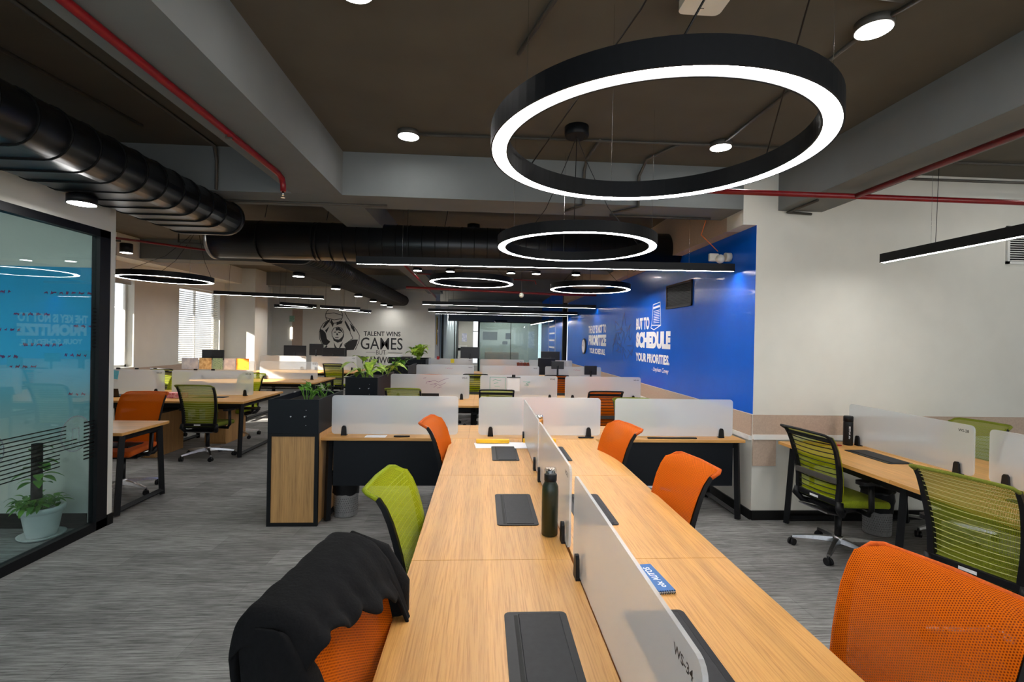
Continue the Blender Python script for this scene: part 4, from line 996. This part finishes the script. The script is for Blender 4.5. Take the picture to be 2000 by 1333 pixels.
for k in range(5):
    o = tag(boxo('panel_light', 'dled', (-1.28, -1.04, 20.8 + k * 1.6, 21.1 + k * 1.6, 2.60, 2.615)), 'small bright ceiling panel in the corridor', 'ceiling light', 'corridor ceiling panels')

# ---------------------------------------------------------------- ducts
def oval_duct(name, label, y0, y1, xl, xr, zb, r, ribs, tapered=True):
    t = thing(name, label, 'duct'); bm = bmesh.new()
    def prof(r_, g=0):
        p = []
        for k in range(13):
            a = -PI / 2 + PI * k / 12; p.append((xr + (r_ + g) * math.cos(a), zb + r + (r_ + g) * math.sin(a)))
        for k in range(13):
            a = PI / 2 + PI * k / 12; p.append((xl + (r_ + g) * math.cos(a), zb + r + (r_ + g) * math.sin(a)))
        return p
    def skin(bm, ya, yb, g, caps=False):
        A = [bm.verts.new((x, ya, z)) for x, z in prof(r, g)]; B = [bm.verts.new((x, yb, z)) for x, z in prof(r, g)]
        for j in range(len(A)):
            f = bm.faces.new((A[j], A[(j + 1) % len(A)], B[(j + 1) % len(A)], B[j])); f.smooth = True
        if caps: bm.faces.new(A[::-1]); bm.faces.new(B)
    skin(bm, y0, y1, 0, True); link('duct_body', bm, 'duct', t)
    bm = bmesh.new(); n = int((y1 - y0) / ribs)
    for k in range(1, n): skin(bm, y0 + k * ribs, y0 + k * ribs + .01, .008, True)
    link('duct_ribs', bm, 'base' if ribs > .15 else 'conduit', t)
    bm = bmesh.new(); skin(bm, y1 - .05, y1 - .001, .012, True); link('duct_flange', bm, 'duct', t); bm = bmesh.new(); skin(bm, y0 + .001, y0 + .05, .012, True); link('duct_flange', bm, 'duct', t)
    return t
oval_duct('air_duct', 'large black flat oval duct running over the glass meeting room', -1, 4.72, -2.82, -2.42, OB, .148, .2)
oval_duct('air_duct', 'black ribbed duct running back to the mural wall', 6.6, 14.95, -2.84, -2.44, OB + .02, .148, .1)
cd = thing('air_duct', 'black round duct crossing the room beneath the ceiling', 'duct')
bm = bmesh.new(); CDY, CDZ, CDR = 6.2, 2.80, .235
tube(bm, [(-3.3, CDY, CDZ), (2.49, CDY, CDZ)], CDR, 40); link('duct_body', bm, 'duct', cd)
bm = bmesh.new()
for x in [-2.75, -2.1, -2.05] + [-2.05 + .16 * k for k in range(1, 26)]: tube(bm, [(x, CDY, CDZ), (x + .008, CDY, CDZ)], CDR + .004, 40)
link('duct_ribs', bm, 'base', cd)
bm = bmesh.new(); tube(bm, [(-3.34, CDY, CDZ), (-3.30, CDY, CDZ)], CDR + .015, 40); link('duct_flange', bm, 'alu', cd)
# rods
for i, (x, y) in enumerate(((-2.6, 5.9), (-1.9, 5.95), (-1.55, 6.4), (-1.3, 5.95), (-.5, 6.1))):
    bm = bmesh.new(); tube(bm, [(x, y + .0, CDZ + CDR * .9), (x + .04, y, SZ)], .005, 5); link('hanger_rod', bm, 'plastic', cd)

# ---------------------------------------------------------------- pipes
def pipe(name, pts, r, m, label, group=None, cat='pipe', n=10):
    bm = bmesh.new(); tube(bm, pts, r, n); return tag(link(name, bm, m), label, cat, group)
def sprinkler(parent, p):
    bm = bmesh.new(); tube(bm, [p, (p[0], p[1], p[2] - .03)], .009, 8); tube(bm, [(p[0], p[1], p[2] - .045), (p[0], p[1], p[2] - .048)], .016, 10); tube(bm, [(p[0] - .01, p[1], p[2] - .03), (p[0] - .01, p[1], p[2] - .046)], .002, 4); tube(bm, [(p[0] + .01, p[1], p[2] - .03), (p[0] + .01, p[1], p[2] - .046)], .002, 4)
    link('sprinkler_head', bm, 'silver', parent)
t = thing('sprinkler_pipe', 'red sprinkler pipe under the left beam', 'pipe')
bm = bmesh.new(); tube(bm, [(-1.555, -4, 2.84), (-1.555, 3.72, 2.84), (-1.555, 3.80, 2.825), (-1.555, 3.83, 2.78), (-1.555, 3.83, 2.73)], .021, 12); link('pipe_run', bm, 'red', t); sprinkler(t, (-1.555, 3.83, 2.73))
bm = bmesh.new(); tube(bm, [(-1.555, 3.0, 2.86), (-1.555, 3.0, 2.80), (-1.52, 3.0, 2.80)], .006, 5); link('pipe_hanger', bm, 'conduit', t)
t = thing('sprinkler_pipe', 'red sprinkler pipe under the right beam joining the cross pipe', 'pipe')
bm = bmesh.new(); tube(bm, [(2.9, -4, 2.80), (2.9, 3.62, 2.80)], .021, 12); link('pipe_run', bm, 'red', t)
t = thing('sprinkler_pipe', 'red sprinkler pipe crossing in front of the white wall', 'pipe')
bm = bmesh.new(); tube(bm, [(1.6, 3.64, 2.80), (6.9, 3.64, 2.80)], .021, 12); link('pipe_run', bm, 'red', t)
pipe('sprinkler_pipe', [(-1.55, 9.8, 2.62), (-.2, 9.9, 2.6), (1.5, 10.1, 2.58), (2.37, 10.1, 2.58)], .025, 'red', 'red pipe behind the two small ring lights')
pipe('sprinkler_pipe', [(-1.3, 6.9, 2.82), (-1.15, 11.8, 2.6)], .02, 'red', 'red pipe slanting away left of the small ring light')
pipe('sprinkler_pipe', [(-1.15, 8.4, 2.72), (.9, 8.5, 2.66), (.92, 8.5, 2.6)], .012, 'red', 'thin red branch pipe ending above the ring lights')
pipe('sprinkler_pipe', [(-4.3, 5.4, 2.60), (-4.25, 5.4, 2.66), (-3.3, 6.4, 2.66)], .014, 'red', 'short red pipe end next to the duct bend')
CG = 'dark conduits on the ceiling'
zc = SZ - .02
for p, l in (
    ([(-.61, 3.84, zc), (1.88, 3.80, zc), (2.7, 3.80, zc)], 'conduit linking the two downlights before the beam'),
    ([(1.91, 2.3, zc), (1.88, 3.79, zc)], 'conduit between the right pair of downlights'),
    ([(1.91, 2.3, zc), (2.4, .6, zc)], 'conduit running from the right downlight towards the camera'),
    ([(-.6, 1.9, zc), (1.9, 2.12, zc)], 'conduit crossing above the largest ring light'),
    ([(.4, 1.95, zc), (.17, 2.7, zc)], 'short thick conduit leading to the black canopy'),
    ([(.9, 3.8, zc), (.88, 4.2, zc), (.88, FY - .02, 3.15), (.88, FY - .02, BZ - .02), (.75, FY + .2, BZ - .02)], 'conduit bending down the cross beam, left of the pair'),
    ([(1.55, 3.82, zc), (1.4, 4.15, zc), (1.38, FY - .02, 3.12), (1.38, FY - .02, BZ - .02), (1.2, FY + .2, BZ - .02)], 'conduit bending down the cross beam, right of the pair'),
    ([(1.2, FY + .3, BZ - .02), (2.2, FY + .3, BZ - .02)], 'conduit under the cross beam at the white column'),
    ([(-2.6, FY + .2, BZ - .03), (-.9, FY + .2, BZ - .03)], 'thick conduit under the beam above the duct end'),
    ([(-2.3, 0, zc), (-2.3, 4.25, zc), (-2.3, FY - .03, 3.1), (-2.3, FY - .03, BZ)], 'conduit over the big duct dropping down the beam'),
    ([(-3.1, 0, zc), (-2.65, 3.9, zc)], 'faint conduit left above the big duct'),
    ([(2.78, 3.9, 2.84), (2.78, FY - .03, 2.84), (3.0, FY - .03, 2.83)], 'short conduit loop under the right beam end'),
    ([(3.3, 3.95, zc), (6.9, 3.9, zc)], 'conduit on the ceiling over the white wall'),
    ([(3.3, 4.1, 3.12), (6.9, 4.05, 3.12)], 'lower conduit over the white wall'),
    ([(-4.6, 6.0, 3.0), (-4.6, 6.0, 2.72), (-4.3, 6.0, 2.70)], 'bent conduit above the left ring light'),
    ([(-3.7, 6.1, 3.0), (-3.7, 6.1, 2.72), (-3.4, 6.1, 2.70)], 'bent conduit beside the duct bend'),
    ([(-.6, 8.85, 2.885), (1.0, 8.85, 2.885)], 'conduit on the middle beam above the small downlights')):
    pipe('conduit_pipe', p, .012, 'conduit', l, CG)
pipe('cable', [(.62, 1.7, SZ - .03), (.75, 1.75, 3.1), (.95, 1.95, SZ - .05)], .003, 'yellowc', 'thin yellow cable on the ceiling beside the access point', cat='cable', n=5)
pipe('cable', [(2.2, 4.7, BZ), (2.15, 4.7, 2.7), (2.35, 4.75, 2.55)], .004, 'orangec', 'orange cable hanging down to the white camera', cat='cable', n=5)
o = thing('access_point', 'white wireless access point on the ceiling at the top edge', 'access point', (.98, 2.13, SZ - .07))
bm = bmesh.new(); prism(bm, rr_poly(-.1, .1, -.1, .1, .03), lambda u, v, q: (u, v, q), 0, .045); link('device_body', bm, 'camw', o)
boxo('indicator', 'conduit', (-.01, .01, .05, .055, -.001, 0), o)
o = thing('security_camera', 'white dome camera at the top of the blue wall', 'camera', (2.39, 4.78, 2.48))
bm = bmesh.new(); tube(bm, [(.105, 0, .02), (.05, 0, .02)], .045, 16); link('mount', bm, 'camw', o); bm = bmesh.new(); bmesh.ops.create_uvsphere(bm, u_segments=20, v_segments=12, radius=.045); link('dome', bm, 'camw', o, smooth=True)
boxo('junction_box', 'camw', (-.1, .0, .02, .06, -.02, .06), o, bev=.01)
o = thing('security_camera', 'small white dome camera hanging behind the small rings', 'camera', (.75, 9.6, 2.5)); bm = bmesh.new(); bmesh.ops.create_uvsphere(bm, u_segments=16, v_segments=8, radius=.05); link('dome', bm, 'camw', o, smooth=True); bm = bmesh.new(); tube(bm, [(0, 0, .04), (0, 0, SZ - 2.5)], .008, 6); link('drop_rod', bm, 'conduit', o)

# ---------------------------------------------------------------- wall fixtures
def grille(name, label, fn, u0, u1, v0, v1, m, n):
    t = thing(name, label, 'vent'); bm = bmesh.new()
    for a, b, c, d in ((u0, u1, v0, v0 + .025), (u0, u1, v1 - .025, v1), (u0, u0 + .025, v0, v1), (u1 - .025, u1, v0, v1)): prism(bm, [(a, c), (b, c), (b, d), (a, d)], fn, 0, .02)
    link('vent_frame', bm, m, t); bm = bmesh.new()
    for k in range(n):
        z = v0 + .03 + k * (v1 - v0 - .06) / n; prism(bm, [(u0 + .02, z), (u1 - .02, z), (u1 - .02, z + .007), (u0 + .02, z + .007)], fn, .004, .016)
    link('vent_louver', bm, m, t); bm = bmesh.new(); prism(bm, [(u0 + .02, v0 + .02), (u1 - .02, v0 + .02), (u1 - .02, v1 - .02), (u0 + .02, v1 - .02)], fn, .001, .003); link('vent_back', bm, 'base', t)
wfn = lambda u, v, q: (BX - q, u, v)
grille('air_grille', 'black louvred vent on the blue wall', wfn, 5.66, 6.46, 2.07, 2.385, 'black', 14)
grille('air_grille', 'white louvred vent cut by the right edge on the white wall', lambda u, v, q: (u, FY - q, v), 4.95, 5.6, 2.43, 2.79, 'whitel', 14)
# blue wall quote
bl = lambda y0, y1: (lambda u, v: (BX - .004, u, v))
def wtext(name, s, y_left, y_right, z0, z1, label, bold=.02, m='text_w', shear=0):
    o = lettering(name, s, lambda u, v: (BX - .004, y_left + (y_right - y_left) * u, v), 0, 1, z0, z1, m, bold=bold, shear=shear)
    return tag(o, label, 'wall lettering', 'painted quote on the blue wall')
wtext('wall_lettering', 'BUT TO', 7.77, 7.14, 1.81, 2.0, 'white words BUT TO below the vent', .05)
wtext('wall_lettering', 'SCHEDULE', 7.76, 6.31, 1.525, 1.775, 'bold white word SCHEDULE on the blue wall', .07)
wtext('wall_lettering', 'YOUR PRIORITIES.', 7.76, 6.33, 1.31, 1.445, 'white words YOUR PRIORITIES under SCHEDULE', .045)
wtext('wall_lettering', '- Stephen Covey', 7.0, 6.35, 1.18, 1.26, 'small slanted white signature line at the bottom of the quote', .01, shear=.3)
wtext('wall_lettering', 'THE KEY IS NOT TO', 11.33, 9.7, 1.785, 1.965, 'white words THE KEY IS NOT TO on the blue wall', .045)
wtext('wall_lettering', 'PRIORITIZE', 11.3, 9.68, 1.51, 1.755, 'bold white word PRIORITIZE on the blue wall', .07)
wtext('wall_lettering', 'YOUR SCHEDULE,', 11.2, 9.74, 1.31, 1.45, 'white words YOUR SCHEDULE under PRIORITIZE', .045)
bm = bmesh.new()
cal = [(7.05, 1.87), (7.0, 2.17), (6.72, 2.19), (6.68, 1.86)]
stroke(bm, cal + [cal[0]], .012, wfn); stroke(bm, [(7.05, 1.87), (7.08, 1.83), (6.95, 1.80), (6.68, 1.86)], .012, wfn); stroke(bm, [(6.98, 2.12), (6.74, 2.135)], .03, wfn)
for k in range(8): stroke(bm, [(6.97, 2.07 - k * .024), (6.74, 2.08 - k * .025)], .008, wfn)
tag(link('calendar_drawing', bm, 'text_w'), 'white drawing of a desk calendar above SCHEDULE', 'wall drawing')
bm = bmesh.new(); rnd = random.Random(6)
for k in range(26):
    y = rnd.uniform(8.2, 9.2); z = rnd.uniform(1.25, 1.95); L = rnd.uniform(.1, .35)
    stroke(bm, [(y, z), (y - L * rnd.choice((0, 1, .7)), z + L * rnd.choice((0, .6, -.3, 1))), (y - L, z + L * .2)], .008, wfn, 0, .0015)
tag(link('line_drawing', bm, 'blueline'), 'faint dark line drawing between the two halves of the quote', 'wall drawing')
ck = thing('wall_clock', 'x', 'clock', (BX - .004, 11.75, 1.48)); ck['label'] = 'round white wall clock with dark rim left of PRIORITIZE'
bm = bmesh.new(); tube(bm, [(0, 0, 0), (-.03, 0, 0)], .19, 32); link('clock_rim', bm, 'conduit', ck); bm = bmesh.new(); tube(bm, [(-.0301, 0, 0), (-.033, 0, 0)], .16, 32); link('clock_face', bm, 'text_w', ck)
bm = bmesh.new(); f2 = lambda u, v, q: (-.033 - q, u, v); stroke(bm, [(0, 0), (.0, .12)], .012, f2); stroke(bm, [(0, 0), (.07, .03)], .014, f2); link('clock_hands', bm, 'text_k', ck)
# far blue panel ladder drawing
bm = bmesh.new(); w2 = lambda u, v, q: (BX - q - .001, u, v)
stroke(bm, [(18.3, .85), (18.3, 2.25)], .03, w2); stroke(bm, [(16.6, .9), (16.6, 2.3)], .03, w2)
for z in (.92, 1.35, 1.6, 1.85, 2.1): stroke(bm, [(18.1, z), (16.8, z)], .06 if z > 1 else .03, w2)
stroke(bm, [(16.6, .9), (16.2, .3)], .03, w2)
tag(link('ladder_drawing', bm, 'text_w'), 'white ladder drawing on the far blue panel', 'wall drawing')
# mural: generic shooting player and slogan on the far wall
def mfn(u, v, q): return (-4.934 + (600 + u / 7.69 - 625) * .01526, MY - .001 - q, 2.368 - (590 + v / 7.69 - 608) * .01555)
bm = bmesh.new()
for p in ([(400 + 128 * math.cos(a * PI / 12), 205 + 115 * math.sin(a * PI / 12)) for a in range(25)], [(280, 180), (400, 165), (525, 200)], [(285, 240), (400, 270), (515, 250)],
          [(290, 290), (240, 330), (200, 400), (185, 460), (190, 560), (240, 660)], [(560, 150), (600, 230), (680, 340), (750, 430), (788, 500), (780, 590), (730, 710)], [(240, 660), (230, 820)],
          [(375, 520), (370, 450), (400, 395), (460, 375), (520, 395), (550, 450), (548, 520), (520, 580)], [(640, 400), (650, 470), (690, 540), (640, 580), (560, 640)]):
    stroke(bm, p, 9, mfn)
for p in ([(188, 410), (235, 425), (280, 470), (300, 560), (350, 600), (300, 655), (240, 645), (200, 545)], [(345, 250), (265, 320), (228, 400), (262, 385), (335, 290)], [(270, 430), (330, 370), (360, 300), (320, 400), (290, 470)],
          [(568, 272), (605, 330), (645, 400), (638, 440), (600, 385), (560, 300)], [(640, 315), (700, 372), (725, 435), (700, 442), (660, 385)], [(600, 612), (680, 562), (765, 560), (745, 640), (705, 715), (600, 722), (560, 655)],
          [(372, 500), (400, 540), (430, 562), (480, 565), (530, 520), (545, 470), (552, 520), (522, 592), (460, 612), (402, 582)], [(430, 390), (480, 382), (520, 420), (540, 470), (505, 440), (470, 425), (430, 432)],
          [(400, 450), (435, 445), (440, 458), (402, 462)], [(465, 448), (505, 452), (500, 466), (466, 462)], [(440, 470), (460, 470), (468, 500), (440, 500)], [(420, 530), (470, 528), (478, 540), (425, 542)],
          [(400, 600), (440, 680), (480, 700), (500, 640), (540, 600), (520, 660), (480, 720), (420, 700)], [(350, 720), (430, 700), (480, 760), (530, 700), (600, 690), (600, 825), (330, 825)], [(360, 260), (400, 330), (380, 380), (345, 300)], [(440, 300), (530, 280), (520, 320), (440, 350)],
          [(250, 700), (300, 650), (310, 670), (262, 740)]):
    prism(bm, p, mfn, .0005, .003)
mural = tag(link('wall_mural_figure', bm, 'text_k'), 'black line drawing of a player raising a ball on the far white wall', 'wall drawing')
bm = bmesh.new()
for k in range(5): stroke(bm, [(390 + k * 32, 780), (390 + k * 32, 815)], 8, mfn, .0032, .0045)
stroke(bm, [(375, 765), (540, 765)], 6, mfn, .0032, .0045)
link('jersey_band', bm, 'text_w', mural)
def mtext(s, u0, u1, v0, v1, label, bold=.02):
    return tag(lettering('wall_lettering', s, lambda u, v: mfn(u, -v, .0015), u0, u1, -v1, -v0, 'text_k', bold=bold), label, 'wall lettering', 'slogan beside the player drawing')
mtext('TALENT WINS', 850, 1410, 430, 502, 'black words TALENT WINS on the far wall', .02)
mtext('GAMES', 808, 1445, 525, 705, 'large black word GAMES on the far wall', .006)
mtext('BUT', 1045, 1190, 715, 782, 'thin black word BUT between two rules', -.005)
mtext('TEAMWORK', 808, 1445, 810, 920, 'black word TEAMWORK half hidden by plants', .008)
bm = bmesh.new(); stroke(bm, [(890, 748), (1030, 748)], 5, mfn); stroke(bm, [(1225, 752), (1440, 752)], 5, mfn); tag(link('wall_rule', bm, 'text_k'), 'thin black rules either side of the word BUT', 'wall drawing')
o = thing('wall_art', 'slim brass artwork at the corridor corner', 'artwork', (-1.47, 15.5, 1.75))
boxo('art_panel', 'gold', (.001, .02, -.09, .09, -.35, .55), o); bm = bmesh.new(); tube(bm, [(.03, -.14, -.02), (.03, .14, .06)], .012, 6); tube(bm, [(.03, -.02, -.4), (.03, .02, .5)], .01, 6); link('art_rod', bm, 'silver', o)
o = thing('door_2', None, None); o['kind'] = 'structure'
boxo('door_leaf', 'band', (-5.75, -5.45, MY - .02, MY - .002, 0, 2.4), o); boxo('door_light_slot', 'slot', (-5.80, -5.74, MY - .03, MY - .021, 1.5, 1.85), o)
o = tag(boxo('exit_sign', 'greenp', (-5.82, -5.68, MY - .05, MY - .031, 2.02, 2.2)), 'small green and white sign by the door left of the mural', 'sign')
rl = thing('panel_light', 'added unseen fill panel brightening the room behind the far glass wall', 'ceiling light', (1.2, 22.2, 3.0))  # added fill light, out of view above the header, to brighten the far glazing
boxo('lamp_housing', 'whitel', (-.3, .3, -.3, .3, .012, .06), rl); boxo('lamp_diffuser', 'led', (-.28, .28, -.28, .28, 0, .011), rl)
# posters in the far room
for x0, x1, z0, z1, m, l in ((.0, .7, 1.55, 1.95, 'conduit', 'dark wall drawing behind the left far glass pane'), (1.1, 1.35, 1.6, 1.9, 'plastic', 'small black frame behind the middle of the far glass'), (1.5, 1.95, 1.3, 1.9, 'whitel', 'speech bubble board behind the far glass'), (2.2, 2.5, 1.2, 2.0, 'lilacp', 'grey tall poster at the right of the far glass'), (.95, 1.2, 1.35, 1.5, 'conduit', 'small dark note below the black frame')):
    tag(boxo('poster', m, (x0, x1, 23.47, 23.498, z0, z1)), l, 'poster', 'posters in the far glass room')
tag(boxo('poster', 'lilacp', (-1.25, -.95, 28.97, 28.998, 1.4, 1.9)), 'blue poster above the copier at the corridor end', 'poster', 'posters in the far glass room')
o = thing('sofa', 'orange and beige sofa behind the far glass', 'sofa', (.9, 22.4, 0)); boxo('sofa_seat', 'seat_o', (-.8, .8, -.35, .3, .001, .45), o, bev=.04); boxo('sofa_back', 'band', (-.8, .8, .31, .5, .001, 1.0), o, bev=.04)
